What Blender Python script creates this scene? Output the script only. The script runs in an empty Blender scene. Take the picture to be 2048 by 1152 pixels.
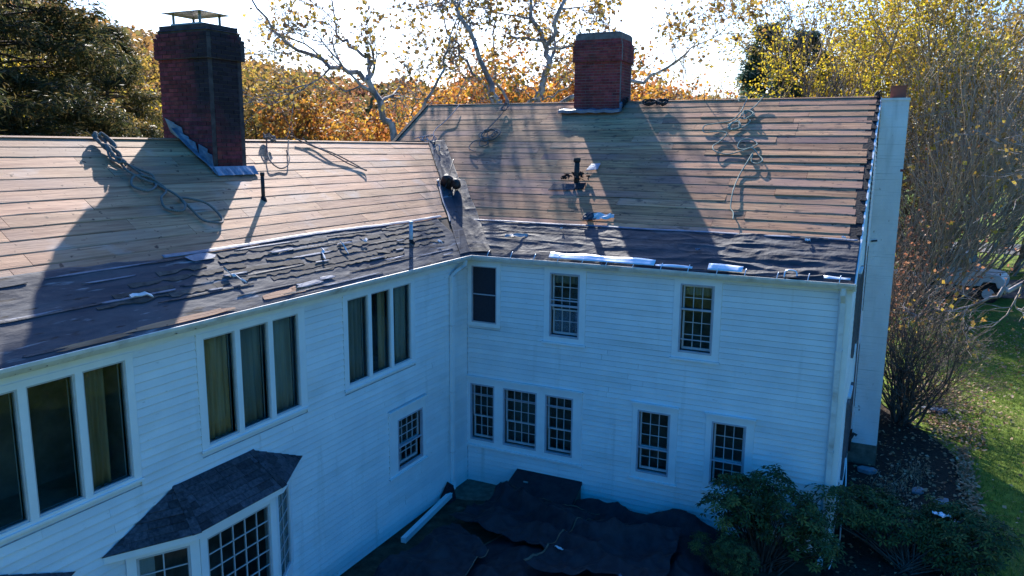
import bpy, math, random
import numpy as np
from mathutils import Vector, Matrix

R = random.Random(7)
NP = np.random.RandomState(7)
scene = bpy.context.scene
col = scene.collection

# ------------------------------------------------------------------ camera
cam_data = bpy.data.cameras.new("camera")
cam = bpy.data.objects.new("camera", cam_data)
col.objects.link(cam)
cF = Vector((-0.43207902, 0.88425858, -0.17718488))
cR = Vector((0.8978062, 0.44031674, 0.00807419))
cU = Vector((-0.08515714, 0.155589, 0.98414446))
M3 = Matrix((cR, cU, -cF)).transposed()
cam.matrix_world = Matrix.Translation((7.94298, -14.11022, 7.17691)) @ M3.to_4x4()
cam_data.sensor_width = 36
cam_data.lens = 27.555
cam_data.clip_start = 0.1
cam_data.clip_end = 2000
scene.camera = cam

# ------------------------------------------------------------------ world and sun
SUN_AZ = math.radians(-33)      # from +Y towards +X
SUN_EL = math.radians(34.8)
world = bpy.data.worlds.new("World")
scene.world = world
world.use_nodes = True
wn, wl = world.node_tree.nodes, world.node_tree.links
wn.clear()
sky = wn.new("ShaderNodeTexSky")
sky.sky_type = 'NISHITA'
sky.sun_disc = False
sky.sun_elevation = SUN_EL
sky.sun_rotation = SUN_AZ
sky.air_density = 1.0
sky.dust_density = 3.0
sky.ozone_density = 10.0
hs = wn.new("ShaderNodeHueSaturation")
hs.inputs['Saturation'].default_value = 1.28
hs.inputs['Hue'].default_value = 0.5
bg = wn.new("ShaderNodeBackground")
bg.inputs['Strength'].default_value = 0.142
wo = wn.new("ShaderNodeOutputWorld")
wl.new(sky.outputs[0], hs.inputs['Color'])
wl.new(hs.outputs[0], bg.inputs['Color'])
wl.new(bg.outputs[0], wo.inputs['Surface'])
sd = Vector((math.sin(SUN_AZ) * math.cos(SUN_EL), math.cos(SUN_AZ) * math.cos(SUN_EL), math.sin(SUN_EL)))
sun_data = bpy.data.lights.new("sun", 'SUN')
sun_data.energy = 5.0
sun_data.angle = math.radians(0.55)
sun_data.color = (1.0, 0.93, 0.84)
sun = bpy.data.objects.new("sun", sun_data)
sun.rotation_euler = sd.to_track_quat('Z', 'Y').to_euler()
sun.location = (0, 0, 40)
col.objects.link(sun)
scene.view_settings.view_transform = 'Standard'
scene.view_settings.look = 'None'
scene.view_settings.exposure = 1.2
scene.view_settings.gamma = 1.0
scene.view_settings.use_curve_mapping = False
scene.render.engine = 'CYCLES'
scene.cycles.max_bounces = 6
scene.cycles.diffuse_bounces = 3
scene.cycles.glossy_bounces = 3
scene.cycles.transparent_max_bounces = 12
scene.cycles.transmission_bounces = 4
scene.cycles.sample_clamp_indirect = 6.0

# ------------------------------------------------------------------ materials
def mat(name, c1, c2=None, scale=(4, 4, 4), rough=0.7, spec=0.3, metal=0.0, bump=0.0, bscale=None,
        rnd=0.0, ramp=(0.35, 0.65), attr=None, trans=0.0, detail=6.0, objshift=False, stain=None, huernd=0.0):
    """procedural material: noise between c1 and c2, optional per-object variation, stains, bump, translucency"""
    m = bpy.data.materials.new(name)
    m.use_nodes = True
    n, l = m.node_tree.nodes, m.node_tree.links
    n.clear()
    out = n.new("ShaderNodeOutputMaterial")
    b = n.new("ShaderNodeBsdfPrincipled")
    b.inputs['Roughness'].default_value = rough
    b.inputs['Specular IOR Level'].default_value = spec
    b.inputs['Metallic'].default_value = metal
    geo = n.new("ShaderNodeNewGeometry")
    oi = n.new("ShaderNodeObjectInfo")
    mp = n.new("ShaderNodeMapping")
    mp.inputs['Scale'].default_value = scale
    vec = geo.outputs['Position']
    if objshift:
        add = n.new("ShaderNodeVectorMath"); add.operation = 'ADD'
        mul = n.new("ShaderNodeVectorMath"); mul.operation = 'SCALE'
        mul.inputs[0].default_value = (37.1, 53.7, 71.3)
        l.new(oi.outputs['Random'], mul.inputs['Scale'])
        l.new(vec, add.inputs[0]); l.new(mul.outputs[0], add.inputs[1])
        vec = add.outputs[0]
    l.new(vec, mp.inputs['Vector'])
    c2 = c2 or c1
    nz = n.new("ShaderNodeTexNoise")
    nz.inputs['Scale'].default_value = 1.0
    nz.inputs['Detail'].default_value = detail
    nz.inputs['Roughness'].default_value = 0.62
    l.new(mp.outputs[0], nz.inputs['Vector'])
    rp = n.new("ShaderNodeValToRGB")
    rp.color_ramp.elements[0].position = ramp[0]; rp.color_ramp.elements[0].color = (*c1, 1)
    rp.color_ramp.elements[1].position = ramp[1]; rp.color_ramp.elements[1].color = (*c2, 1)
    if attr:
        at = n.new("ShaderNodeAttribute"); at.attribute_name = "rnd"
        cols = attr
        el = rp.color_ramp.elements
        el[0].position = 0.0; el[0].color = (*cols[0], 1)
        el[1].position = 1.0; el[1].color = (*cols[-1], 1)
        for i in range(1, len(cols) - 1):
            e = el.new(i / (len(cols) - 1)); e.color = (*cols[i], 1)
        l.new(at.outputs['Fac'], rp.inputs['Fac'])
    else:
        l.new(nz.outputs['Fac'], rp.inputs['Fac'])
    c = rp.outputs['Color']
    if stain:
        # (scale, colour, low, high)
        for (ssc, scol, lo, hi) in stain:
            mp2 = n.new("ShaderNodeMapping"); mp2.inputs['Scale'].default_value = ssc
            l.new(vec, mp2.inputs['Vector'])
            n2 = n.new("ShaderNodeTexNoise"); n2.inputs['Scale'].default_value = 1.0; n2.inputs['Detail'].default_value = 5
            l.new(mp2.outputs[0], n2.inputs['Vector'])
            mr = n.new("ShaderNodeMapRange"); mr.inputs['From Min'].default_value = lo; mr.inputs['From Max'].default_value = hi
            l.new(n2.outputs['Fac'], mr.inputs['Value'])
            mx = n.new("ShaderNodeMix"); mx.data_type = 'RGBA'
            l.new(mr.outputs[0], mx.inputs[0]); l.new(c, mx.inputs[6]); mx.inputs[7].default_value = (*scol, 1)
            c = mx.outputs[2]
    if rnd or huernd:
        hv = n.new("ShaderNodeHueSaturation")
        mr = n.new("ShaderNodeMapRange")
        mr.inputs['To Min'].default_value = 1 - rnd; mr.inputs['To Max'].default_value = 1 + rnd
        l.new(oi.outputs['Random'], mr.inputs['Value']); l.new(mr.outputs[0], hv.inputs['Value'])
        if huernd:
            wnz = n.new("ShaderNodeTexWhiteNoise"); wnz.noise_dimensions = '1D'
            l.new(oi.outputs['Random'], wnz.inputs['W'])
            m2 = n.new("ShaderNodeMapRange")
            m2.inputs['To Min'].default_value = 0.5 - huernd; m2.inputs['To Max'].default_value = 0.5 + huernd
            l.new(wnz.outputs['Value'], m2.inputs['Value']); l.new(m2.outputs[0], hv.inputs['Hue'])
        l.new(c, hv.inputs['Color'])
        c = hv.outputs['Color']
    l.new(c, b.inputs['Base Color'])
    if bump:
        mp3 = n.new("ShaderNodeMapping"); mp3.inputs['Scale'].default_value = bscale or scale
        l.new(vec, mp3.inputs['Vector'])
        n3 = n.new("ShaderNodeTexNoise"); n3.inputs['Scale'].default_value = 1.0; n3.inputs['Detail'].default_value = 5
        l.new(mp3.outputs[0], n3.inputs['Vector'])
        bp = n.new("ShaderNodeBump"); bp.inputs['Strength'].default_value = 1.0; bp.inputs['Distance'].default_value = bump
        l.new(n3.outputs['Fac'], bp.inputs['Height']); l.new(bp.outputs[0], b.inputs['Normal'])
    sh = b.outputs[0]
    if trans:
        tr = n.new("ShaderNodeBsdfTranslucent")
        l.new(c, tr.inputs['Color'])
        ms = n.new("ShaderNodeMixShader"); ms.inputs[0].default_value = trans
        l.new(sh, ms.inputs[1]); l.new(tr.outputs[0], ms.inputs[2])
        sh = ms.outputs[0]
    l.new(sh, out.inputs['Surface'])
    return m

def glass_mat(name, tint=(0.75, 0.8, 0.8), rough=0.0):
    m = bpy.data.materials.new(name); m.use_nodes = True
    n, l = m.node_tree.nodes, m.node_tree.links; n.clear()
    out = n.new("ShaderNodeOutputMaterial")
    t = n.new("ShaderNodeBsdfTransparent"); t.inputs[0].default_value = (*tint, 1)
    g = n.new("ShaderNodeBsdfGlossy"); g.inputs['Roughness'].default_value = rough
    geo = n.new("ShaderNodeNewGeometry")
    nz = n.new("ShaderNodeTexNoise"); nz.inputs['Scale'].default_value = 1.4; nz.inputs['Detail'].default_value = 1
    l.new(geo.outputs['Position'], nz.inputs['Vector'])
    bp = n.new("ShaderNodeBump"); bp.inputs['Distance'].default_value = 0.006
    l.new(nz.outputs['Fac'], bp.inputs['Height']); l.new(bp.outputs[0], g.inputs['Normal'])
    f = n.new("ShaderNodeFresnel"); f.inputs['IOR'].default_value = 1.5
    ms = n.new("ShaderNodeMixShader")
    inv = n.new("ShaderNodeMath"); inv.operation = 'SUBTRACT'; inv.inputs[0].default_value = 1.0; l.new(geo.outputs['Backfacing'], inv.inputs[1])
    mu = n.new("ShaderNodeMath"); mu.operation = 'MULTIPLY'; l.new(f.outputs[0], mu.inputs[0]); l.new(inv.outputs[0], mu.inputs[1])
    l.new(mu.outputs[0], ms.inputs[0]); l.new(t.outputs[0], ms.inputs[1]); l.new(g.outputs[0], ms.inputs[2])
    l.new(ms.outputs[0], out.inputs['Surface'])
    return m

M = {}
M['paint'] = mat('white_siding_paint', (.70, .72, .74), (.80, .81, .82), (1.2, 1.2, 1.2), .55, .35, bump=.0025, bscale=(60, 60, 200),
                 rnd=.045, stain=[((.7, .7, 2.5), (.60, .60, .58), .55, .85), ((4, 4, .35), (.58, .58, .56), .60, .80), ((9, 9, 30), (.5, .49, .46), .68, .78)])
M['joint_shade'] = mat('painted_joint_shade', (.30, .30, .31), (.46, .46, .46), (6, 6, 6), .9, .1)  # shade line below each clapboard butt, put into the colour
M['trim'] = mat('white_trim_paint', (.74, .76, .78), (.82, .83, .84), (3, 3, 3), .45, .4, bump=.001, bscale=(40, 40, 40))
M['storm'] = mat('weathered_storm_frame', (.36, .36, .42), (.46, .46, .52), (6, 6, 6), .5, .4)
M['sash'] = mat('sash_paint', (.42, .42, .44), (.52, .52, .54), (8, 8, 8), .5, .4)
M['glass'] = glass_mat('window_glass')
M['screen'] = mat('insect_screen', (.03, .03, .04), (.045, .045, .06), (40, 40, 40), .8, .1)
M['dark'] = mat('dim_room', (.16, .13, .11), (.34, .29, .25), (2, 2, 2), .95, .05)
M['curtain'] = mat('olive_curtain', (.46, .28, .13), (.72, .50, .30), (9, 9, .6), .9, .05, rnd=.25)
M['curtain_grey'] = mat('grey_curtain', (.34, .29, .22), (.54, .48, .38), (9, 9, .6), .9, .05, rnd=.2)
M['lace'] = mat('lace_curtain', (.18, .2, .26), (.42, .45, .55), (60, 60, 60), .9, .05, ramp=(.45, .55))
M['boardA'] = mat('old_sheathing_board_brown', (.25, .12, .07), (.57, .32, .18), (17, 1.0, 17), .68, .16, bump=.004, bscale=(80, 4, 80),
                  rnd=.24, huernd=.005, objshift=True, ramp=(.30, .70),
                  stain=[((.9, .5, .9), (.36, .23, .17), .50, .72), ((1.6, 1.0, 1.6), (.47, .38, .33), .60, .80), ((22, .9, 22), (.13, .075, .05), .60, .74), ((13, 9, 13), (.10, .05, .035), .655, .71)])
M['boardB'] = mat('old_sheathing_board_grey', (.25, .12, .07), (.66, .355, .19), (1.0, 17, 17), .8, .08, bump=.004, bscale=(4, 80, 80),
                  rnd=.24, huernd=.005, objshift=True, ramp=(.30, .70),
                  stain=[((.5, .9, .9), (.34, .19, .15), .48, .70), ((.9, 22, 22), (.12, .07, .05), .57, .72), ((4, 9, 9), (.16, .10, .075), .58, .70), ((11, 15, 15), (.07, .045, .035), .66, .70)])
M['felt'] = mat('black_roofing_felt', (.018, .023, .034), (.045, .051, .066), (2, 2, 2), .66, .3, bump=.006, bscale=(16, 16, 16),
                stain=[((1.2, 4, 4), (.10, .105, .12), .58, .8), ((.6, 7, 7), (.012, .014, .02), .55, .68)])
M['feltA'] = mat('weathered_roofing_felt', (.030, .038, .056), (.068, .076, .092), (3, 1.2, 3), .7, .16, bump=.005, bscale=(26, 9, 26),
                 stain=[((1.2, .5, 1.2), (.028, .034, .05), .5, .7), ((12, 1.6, 12), (.20, .21, .235), .62, .70), ((18, 3, 18), (.02, .02, .024), .62, .68)])
M['feltedge'] = mat('pale_felt_lap', (.09, .11, .16), (.17, .20, .27), (5, 3, 5), .6, .3, bump=.003, bscale=(30, 20, 30))
M['shingle_old'] = mat('old_shingle_remnant', (.042, .040, .040), (.10, .09, .082), (14, 9, 14), .85, .2, bump=.003, rnd=.3, objshift=True)
M['shingle'] = mat('charcoal_shingle', (.030, .032, .042), (.075, .077, .09), (22, 22, 22), .85, .2, bump=.003, rnd=.42, stain=[((3, 3, 3), (.09, .09, .10), .6, .8)])
M['wood_dark'] = mat('dark_old_wood', (.05, .038, .03), (.10, .075, .06), (6, 6, 6), .8, .2, bump=.002)
M['brick'] = mat('red_brick', (.20, .034, .036), (.34, .068, .062), (14, 14, 14), .85, .2, bump=.003, bscale=(50, 50, 50), rnd=.28, huernd=.008,
                 stain=[((1.6, 1.6, .6), (.07, .03, .035), .50, .75)])
M['brickS'] = mat('sooty_red_brick', (.14, .026, .032), (.25, .05, .052), (12, 12, 12), .85, .2, bump=.003, bscale=(50, 50, 50), rnd=.3, huernd=.01,
                  stain=[((1.1, 1.1, .5), (.03, .02, .026), .44, .62)])
M['mortar'] = mat('mortar', (.17, .13, .12), (.27, .22, .21), (8, 8, 8), .9, .1)
M['mortarS'] = mat('sooty_mortar', (.05, .04, .042), (.10, .08, .08), (8, 8, 8), .9, .1)
M['brickW'] = mat('white_painted_brick', (.72, .66, .66), (.84, .79, .80), (2, 2, 1), .6, .3, bump=.004, bscale=(25, 25, 25),
                  stain=[((8, 8, 5), (.30, .22, .2), .70, .76), ((3, 3, .4), (.5, .47, .45), .56, .75), ((1, 1, 60), (.52, .5, .5), .60, .70)])
M['lead'] = mat('lead_flashing', (.10, .14, .20), (.24, .30, .39), (7, 7, 7), .5, .4, metal=.35, bump=.006, bscale=(12, 12, 12))
M['galv'] = mat('galvanised_steel', (.32, .31, .31), (.44, .42, .40), (5, 5, 5), .42, .5, metal=.55)
M['alu'] = mat('bright_aluminium', (.62, .67, .74), (.78, .82, .88), (4, 4, 4), .3, .6, metal=.35, bump=.002, bscale=(9, 9, 9))
M['gutter'] = mat('gutter_enamel', (.60, .60, .60), (.74, .74, .74), (5, 5, 5), .35, .5, stain=[((2, 3, 4), (.36, .31, .27), .56, .78)])
M['rope'] = mat('grey_rope', (.10, .095, .09), (.22, .205, .19), (90, 90, 90), .85, .2)
M['ropeL'] = mat('pale_lavender_rope', (.30, .26, .26), (.42, .37, .37), (90, 90, 90), .8, .2)
M['ropeG'] = mat('green_grey_rope', (.16, .21, .17), (.30, .36, .30), (90, 90, 90), .8, .2)
M['pipe'] = mat('black_cast_iron', (.02, .018, .018), (.05, .045, .045), (20, 20, 20), .7, .3)
M['pipeW'] = mat('grey_white_pipe', (.36, .42, .5), (.48, .53, .6), (10, 10, 10), .5, .4)
M['tar'] = mat('tar_debris', (.010, .011, .014), (.032, .034, .040), (30, 30, 30), .8, .12, bump=.01)
M['leather'] = mat('dark_brown_leather', (.02, .011, .009), (.06, .032, .026), (16, 16, 16), .5, .4, bump=.004)
M['paper'] = mat('torn_paper', (.5, .5, .52), (.7, .7, .72), (12, 12, 12), .7, .3)
M['tarp'] = mat('black_landscape_fabric', (.020, .018, .024), (.042, .037, .044), (5, 5, 5), .7, .18, bump=.004, bscale=(30, 30, 30),
                stain=[((1.5, 1.5, 1.5), (.05, .045, .05), .55, .85)])
M['hem'] = mat('tan_fabric_hem', (.12, .08, .06), (.20, .14, .10), (20, 20, 20), .8, .2)
M['concrete'] = mat('stained_concrete', (.10, .085, .065), (.19, .165, .13), (6, 6, 6), .85, .2, bump=.004)
M['stone'] = mat('bluestone', (.12, .14, .17), (.22, .24, .28), (4, 4, 4), .7, .3, bump=.004, rnd=.15)
M['soil'] = mat('dark_mulch', (.018, .014, .012), (.05, .038, .03), (22, 22, 22), .95, .1, bump=.03, bscale=(18, 18, 18))
M['dirt'] = mat('damp_dirt', (.045, .036, .024), (.10, .08, .055), (4, 4, 4), .95, .1, bump=.01, bscale=(20, 20, 20),
                stain=[((2, 2, 2), (.16, .14, .10), .6, .75)])
M['lawn'] = mat('lawn_turf', (.085, .13, .02), (.17, .24, .04), (5, 5, 5), .95, .1, bump=.02, bscale=(40, 40, 40),
                stain=[((.5, .5, .5), (.13, .13, .045), .55, .75)])
M['woodfloor'] = mat('leaf_litter_ground', (.07, .042, .02), (.16, .10, .05), (3, 3, 3), .95, .1, bump=.03, bscale=(9, 9, 9))
M['asphalt'] = mat('asphalt', (.06, .062, .066), (.10, .102, .108), (3, 3, 3), .85, .2, bump=.003, bscale=(60, 60, 60))
M['blade'] = mat('grass_blade', (.1, .15, .03), attr=[(.08, .13, .02), (.15, .23, .03), (.21, .28, .05), (.26, .26, .09)], trans=.35, rough=.6)
M['litter'] = mat('fallen_leaf', (.3, .2, .1), attr=[(.16, .09, .045), (.32, .2, .11), (.45, .32, .2), (.28, .12, .05), (.5, .42, .3)], trans=.2, rough=.7)
M['bark'] = mat('dark_bark', (.06, .048, .04), (.13, .105, .09), (8, 8, 3), .9, .1, bump=.02, bscale=(25, 25, 5))
M['barkS'] = mat('sycamore_bark', (.20, .165, .155), (.44, .40, .39), (3, 3, 1.5), .8, .2, bump=.01, ramp=(.42, .58))
M['twig'] = mat('pale_twig', (.26, .19, .14), (.46, .37, .29), (6, 6, 6), .7, .3)
M['twigD'] = mat('dark_twig', (.085, .065, .055), (.16, .125, .105), (6, 6, 6), .8, .2)
def leafmat(name, cols, t=.5): return mat(name, cols[0], attr=cols, trans=t, rough=.55, spec=.25)
M['lf_syc'] = leafmat('sycamore_leaves', [(.14, .075, .03), (.36, .20, .05), (.55, .36, .06), (.30, .24, .06), (.16, .10, .06)], .55)
M['lf_yel'] = leafmat('yellow_leaves', [(.20, .19, .03), (.56, .42, .03), (.74, .58, .04), (.34, .28, .04), (.62, .34, .04)], .55)
M['lf_mix'] = leafmat('autumn_mixed_leaves', [(.09, .10, .03), (.42, .27, .05), (.24, .16, .06), (.56, .42, .07), (.34, .18, .06), (.14, .12, .05), (.20, .12, .06)], .5)
M['lf_org'] = leafmat('orange_leaves', [(.30, .10, .03), (.55, .24, .04), (.62, .36, .05), (.32, .12, .05), (.5, .2, .05)], .55)
M['lf_red'] = leafmat('russet_leaves', [(.22, .09, .055), (.34, .14, .08), (.26, .14, .09), (.40, .19, .09)], .5)
M['lf_con'] = leafmat('conifer_needles', [(.02, .032, .014), (.05, .06, .022), (.10, .095, .035), (.20, .14, .05)], .45)
M['lf_pine'] = leafmat('pine_needles', [(.05, .10, .06), (.08, .15, .10), (.12, .18, .11)], .45)
M['lf_rho'] = leafmat('rhododendron_leaves', [(.03, .048, .018), (.055, .08, .028), (.09, .115, .035), (.15, .15, .045), (.22, .19, .05)], .2)
M['lf_brn'] = leafmat('brown_olive_leaves', [(.12, .085, .03), (.30, .20, .06), (.18, .15, .04), (.42, .28, .06), (.14, .11, .05), (.5, .38, .06)], .5)
M['lf_hill'] = leafmat('hill_leaves', [(.14, .12, .04), (.34, .20, .06), (.42, .22, .07), (.28, .13, .07), (.20, .17, .06), (.09, .10, .04), (.34, .17, .08)], .45)
M['truckw'] = mat('white_truck_paint', (.50, .52, .54), (.58, .60, .62), (2, 2, 2), .3, .5)
M['rubber'] = mat('tyre_rubber', (.015, .015, .016), (.03, .03, .03), (9, 9, 9), .8, .2)
M['chrome'] = mat('dull_chrome', (.5, .5, .5), (.6, .6, .6), (3, 3, 3), .25, .5, metal=.9)
M['clay'] = mat('clay_flue_tile', (.26, .075, .05), (.36, .11, .07), (9, 9, 9), .8, .2)
M['shutter'] = mat('grey_shutter_paint', (.10, .095, .11), (.15, .14, .16), (9, 9, 9), .6, .3)
M['skin_board'] = mat('tan_lumber', (.22, .17, .13), (.32, .25, .19), (2, 9, 9), .8, .2)

# ------------------------------------------------------------------ mesh helpers
def link(o, parent=None):
    col.objects.link(o)
    if parent is not None:
        o.parent = parent
    return o

class MB:
    def __init__(s):
        s.v = []; s.f = []
    def add(s, vs, fs):
        k = len(s.v); s.v += [tuple(a) for a in vs]; s.f += [tuple(k + i for i in q) for q in fs]
    def box(s, x0, x1, y0, y1, z0, z1, T=None):
        vs = [(x0, y0, z0), (x1, y0, z0), (x1, y1, z0), (x0, y1, z0), (x0, y0, z1), (x1, y0, z1), (x1, y1, z1), (x0, y1, z1)]
        fs = [(0, 3, 2, 1), (4, 5, 6, 7), (0, 1, 5, 4), (1, 2, 6, 5), (2, 3, 7, 6), (3, 0, 4, 7)]
        if T: vs, fs = T(vs, fs)
        s.add(vs, fs)
    def hexa(s, vs):      # 8 corners: bottom ring then top ring
        s.add(vs, [(0, 3, 2, 1), (4, 5, 6, 7), (0, 1, 5, 4), (1, 2, 6, 5), (2, 3, 7, 6), (3, 0, 4, 7)])
    def tube(s, pts, r, n=8, cap=True):
        pts = [Vector(p) for p in pts]
        rs = r if isinstance(r, (list, tuple)) else [r] * len(pts)
        k = len(s.v); up = None
        for i, p in enumerate(pts):
            d = (pts[min(i + 1, len(pts) - 1)] - pts[max(i - 1, 0)])
            if d.length < 1e-9: d = Vector((0, 0, 1))
            d.normalize()
            a = Vector((0, 0, 1)) if abs(d.z) < .9 else Vector((1, 0, 0))
            u = d.cross(a).normalized() if up is None else (up - d * up.dot(d)).normalized()
            up = u; w = d.cross(u)
            for j in range(n):
                t = 2 * math.pi * j / n
                s.v.append(tuple(p + (u * math.cos(t) + w * math.sin(t)) * rs[i]))
        for i in range(len(pts) - 1):
            for j in range(n):
                a, b = k + i * n + j, k + i * n + (j + 1) % n
                s.f.append((a, b, b + n, a + n))
        if cap:
            s.f.append(tuple(k + j for j in reversed(range(n))))
            s.f.append(tuple(k + (len(pts) - 1) * n + j for j in range(n)))
    def mesh(s, name, m, smooth=False):
        me = bpy.data.meshes.new(name)
        me.from_pydata(s.v, [], s.f); me.update()
        me.materials.append(m)
        if smooth:
            me.polygons.foreach_set('use_smooth', [True] * len(me.polygons))
        return me
    def obj(s, name, m, parent=None, smooth=False):
        return link(bpy.data.objects.new(name, s.mesh(name, m, smooth)), parent)

def tag(o, label=None, cat=None, group=None, kind=None):
    if label: o['label'] = label
    if cat: o['category'] = cat
    if group: o['group'] = group
    if kind: o['kind'] = kind
    return o

def empty(name, loc=(0, 0, 0), parent=None):
    o = bpy.data.objects.new(name, None); o.location = loc
    return link(o, parent)

def inst(name, me, parent=None, mw=None):
    o = bpy.data.objects.new(name, me); link(o, parent)
    if mw is not None: o.matrix_local = mw
    return o

def grid_mesh(name, nu, nv, fn, m, parent=None, thick=0.0, smooth=True):
    vs = [fn(i / nu, j / nv) for j in range(nv + 1) for i in range(nu + 1)]
    fs = [(j * (nu + 1) + i, j * (nu + 1) + i + 1, (j + 1) * (nu + 1) + i + 1, (j + 1) * (nu + 1) + i) for j in range(nv) for i in range(nu)]
    b = MB(); b.add(vs, fs)
    o = b.obj(name, m, parent, smooth)
    if thick:
        md = o.modifiers.new('solid', 'SOLIDIFY'); md.thickness = thick; md.offset = -1
    return o

def vnoise(x, y, seed=0):
    """smooth value noise, numpy-free"""
    def h(i, j):
        t = math.sin(i * 127.1 + j * 311.7 + seed * 74.7) * 43758.5453
        return t - math.floor(t)
    i, j = math.floor(x), math.floor(y); fx, fy = x - i, y - j
    fx, fy = fx * fx * (3 - 2 * fx), fy * fy * (3 - 2 * fy)
    return (h(i, j) * (1 - fx) + h(i + 1, j) * fx) * (1 - fy) + (h(i, j + 1) * (1 - fx) + h(i + 1, j + 1) * fx) * fy * 1.0

def fbm(x, y, seed=0, o=3):
    a, s, t = .5, 0, 0
    for k in range(o):
        s += a * vnoise(x, y, seed + k * 13); t += a; x *= 2.03; y *= 2.03; a *= .5
    return s / t

def spline(pts, n=8):
    P = [Vector(p) for p in pts]; out = []
    for i in range(len(P) - 1):
        p0, p1, p2, p3 = P[max(i - 1, 0)], P[i], P[i + 1], P[min(i + 2, len(P) - 1)]
        for k in range(n):
            t = k / n
            out.append(.5 * ((2 * p1) + (-p0 + p2) * t + (2 * p0 - 5 * p1 + 4 * p2 - p3) * t * t + (-p0 + 3 * p1 - 3 * p2 + p3) * t ** 3))
    out.append(P[-1])
    return out

# ------------------------------------------------------------------ house dimensions
ZE = 5.005; E = .197
YR, ZB = 5.1, 8.300
XR, ZA = 2.9, 7.247
SB = (ZB - ZE) / (YR + E); SA = (ZA - ZE) / (XR + E)
aB, aA = math.atan(SB), math.atan(SA)
LB, LA = (YR + E) / math.cos(aB), (XR + E) / math.cos(aA)
LEN = 7.37          # length of the main front wall
XL = -4.15          # left rake of the main roof
RX = 7.42           # right rake
YA0 = -12.5         # near end of the side wing

def PB(x, s, h=0.0):    # point on main roof: s up the slope, h off the surface
    return Vector((x, -E + s * math.cos(aB) - h * math.sin(aB), ZE + s * math.sin(aB) + h * math.cos(aB)))
def PA(y, s, h=0.0):    # point on wing roof
    return Vector((E - s * math.cos(aA) + h * math.sin(aA), y, ZE + s * math.sin(aA) + h * math.cos(aA)))
def PBz(x, y, h=0.0): return PB(x, (y + E) / math.cos(aB), h)
def PAz(x, y, h=0.0): return PA(y, (E - x) / math.cos(aA), h)

def frameT(kind):
    """local (u, d outward, z) -> world, keeping faces outward"""
    def T(vs, fs):
        if kind == 'B': return [(u, -d, z) for u, d, z in vs], [f[::-1] for f in fs]
        if kind == 'A': return [(d, u, z) for u, d, z in vs], [f[::-1] for f in fs]
        if kind == 'R': return [(LEN + d, u, z) for u, d, z in vs], [f[::-1] for f in fs]
    return T
def W(kind, u, d, z):
    return {'B': (u, -d, z), 'A': (d, u, z), 'R': (LEN + d, u, z)}[kind]

house = empty('main_house', (0, 0, 0))
tag(house, 'white clapboard main house with stripped board roof, brick ridge chimney and white end chimney', 'house')
wing = empty('house_wing', (0, 0, 0))
tag(wing, 'white clapboard side wing on the left with bay windows and a sooty capped chimney', 'house wing')

# ------------------------------------------------------------------ walls
def panel(kind, parent, u0, u1, z0, z1, holes, d0=-.12, d1=-.004):
    us = sorted({u0, u1, *[h[0] for h in holes], *[h[1] for h in holes]})
    zs = sorted({z0, z1, *[h[2] for h in holes], *[h[3] for h in holes]})
    us = [u for u in us if u0 <= u <= u1]; zs = [z for z in zs if z0 <= z <= z1]
    b = MB(); T = frameT(kind)
    for a, c in zip(us, us[1:]):
        run = None
        for e, g in zip(zs, zs[1:]):
            m, k = (a + c) / 2, (e + g) / 2
            solid = not any(h[0] < m < h[1] and h[2] < k < h[3] for h in holes)
            if solid:
                if run is None: run = [e, g]
                else: run[1] = g
            if (not solid) and run: b.box(a, c, d0, d1, run[0], run[1], T); run = None
        if run: b.box(a, c, d0, d1, run[0], run[1], T)
    return b.obj('wall', M['paint'], parent)

EXPO = .106
def clap_unit(kind):
    b = MB(); h = EXPO + .004; g = EXPO - .0075
    # face, recessed slot under the butt of the board above
    vs = []
    for u in (0, 1):
        vs += [(u, 0, 0), (u, .030, 0), (u, .031, .004), (u, .012, g), (u, .002, g + .0005), (u, .002, h), (u, 0, h)]
    fs = [(i, (i + 1) % 7, (i + 1) % 7 + 7, i + 7) for i in range(7)] + [tuple(range(7))[::-1], tuple(range(7, 14))]
    vs2 = [(u, -d, z) for u, d, z in vs] if kind == 'B' else [(d, u, z) for u, d, z in vs]
    b.add(vs2, fs)
    me = b.mesh('clapboard', M['paint'])
    me.materials.append(M['joint_shade'])
    for i in (3, 4): me.polygons[i].material_index = 1  # slot faces painted darker to draw the shade under the board above
    return me
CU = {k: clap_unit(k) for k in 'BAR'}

def clapboards(kind, wall, u0, u1, z0, z1, holes, rng, maxlen=4.9, top=None):
    k = 0; z = z0
    while z < z1 - .02:
        a0, a1 = (u0, u1) if top is None else top(z)
        cuts = []
        for h in holes:
            if h[2] < z + EXPO * .55 and h[3] > z + EXPO * .45: cuts.append((h[0], h[1]))
        cuts.sort(); segs = []; cur = a0
        for c in cuts:
            if c[0] > cur: segs.append((cur, min(c[0], a1)))
            cur = max(cur, c[1])
        if cur < a1: segs.append((cur, a1))
        for s0, s1 in segs:
            while s1 - s0 > .05:
                ln = s1 - s0
                if ln > maxlen: ln = rng.uniform(2.2, maxlen * .85)
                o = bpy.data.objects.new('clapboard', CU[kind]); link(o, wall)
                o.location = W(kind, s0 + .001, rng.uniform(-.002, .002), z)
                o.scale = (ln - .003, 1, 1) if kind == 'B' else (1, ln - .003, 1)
                s0 += ln
        z += EXPO; k += 1

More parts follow.
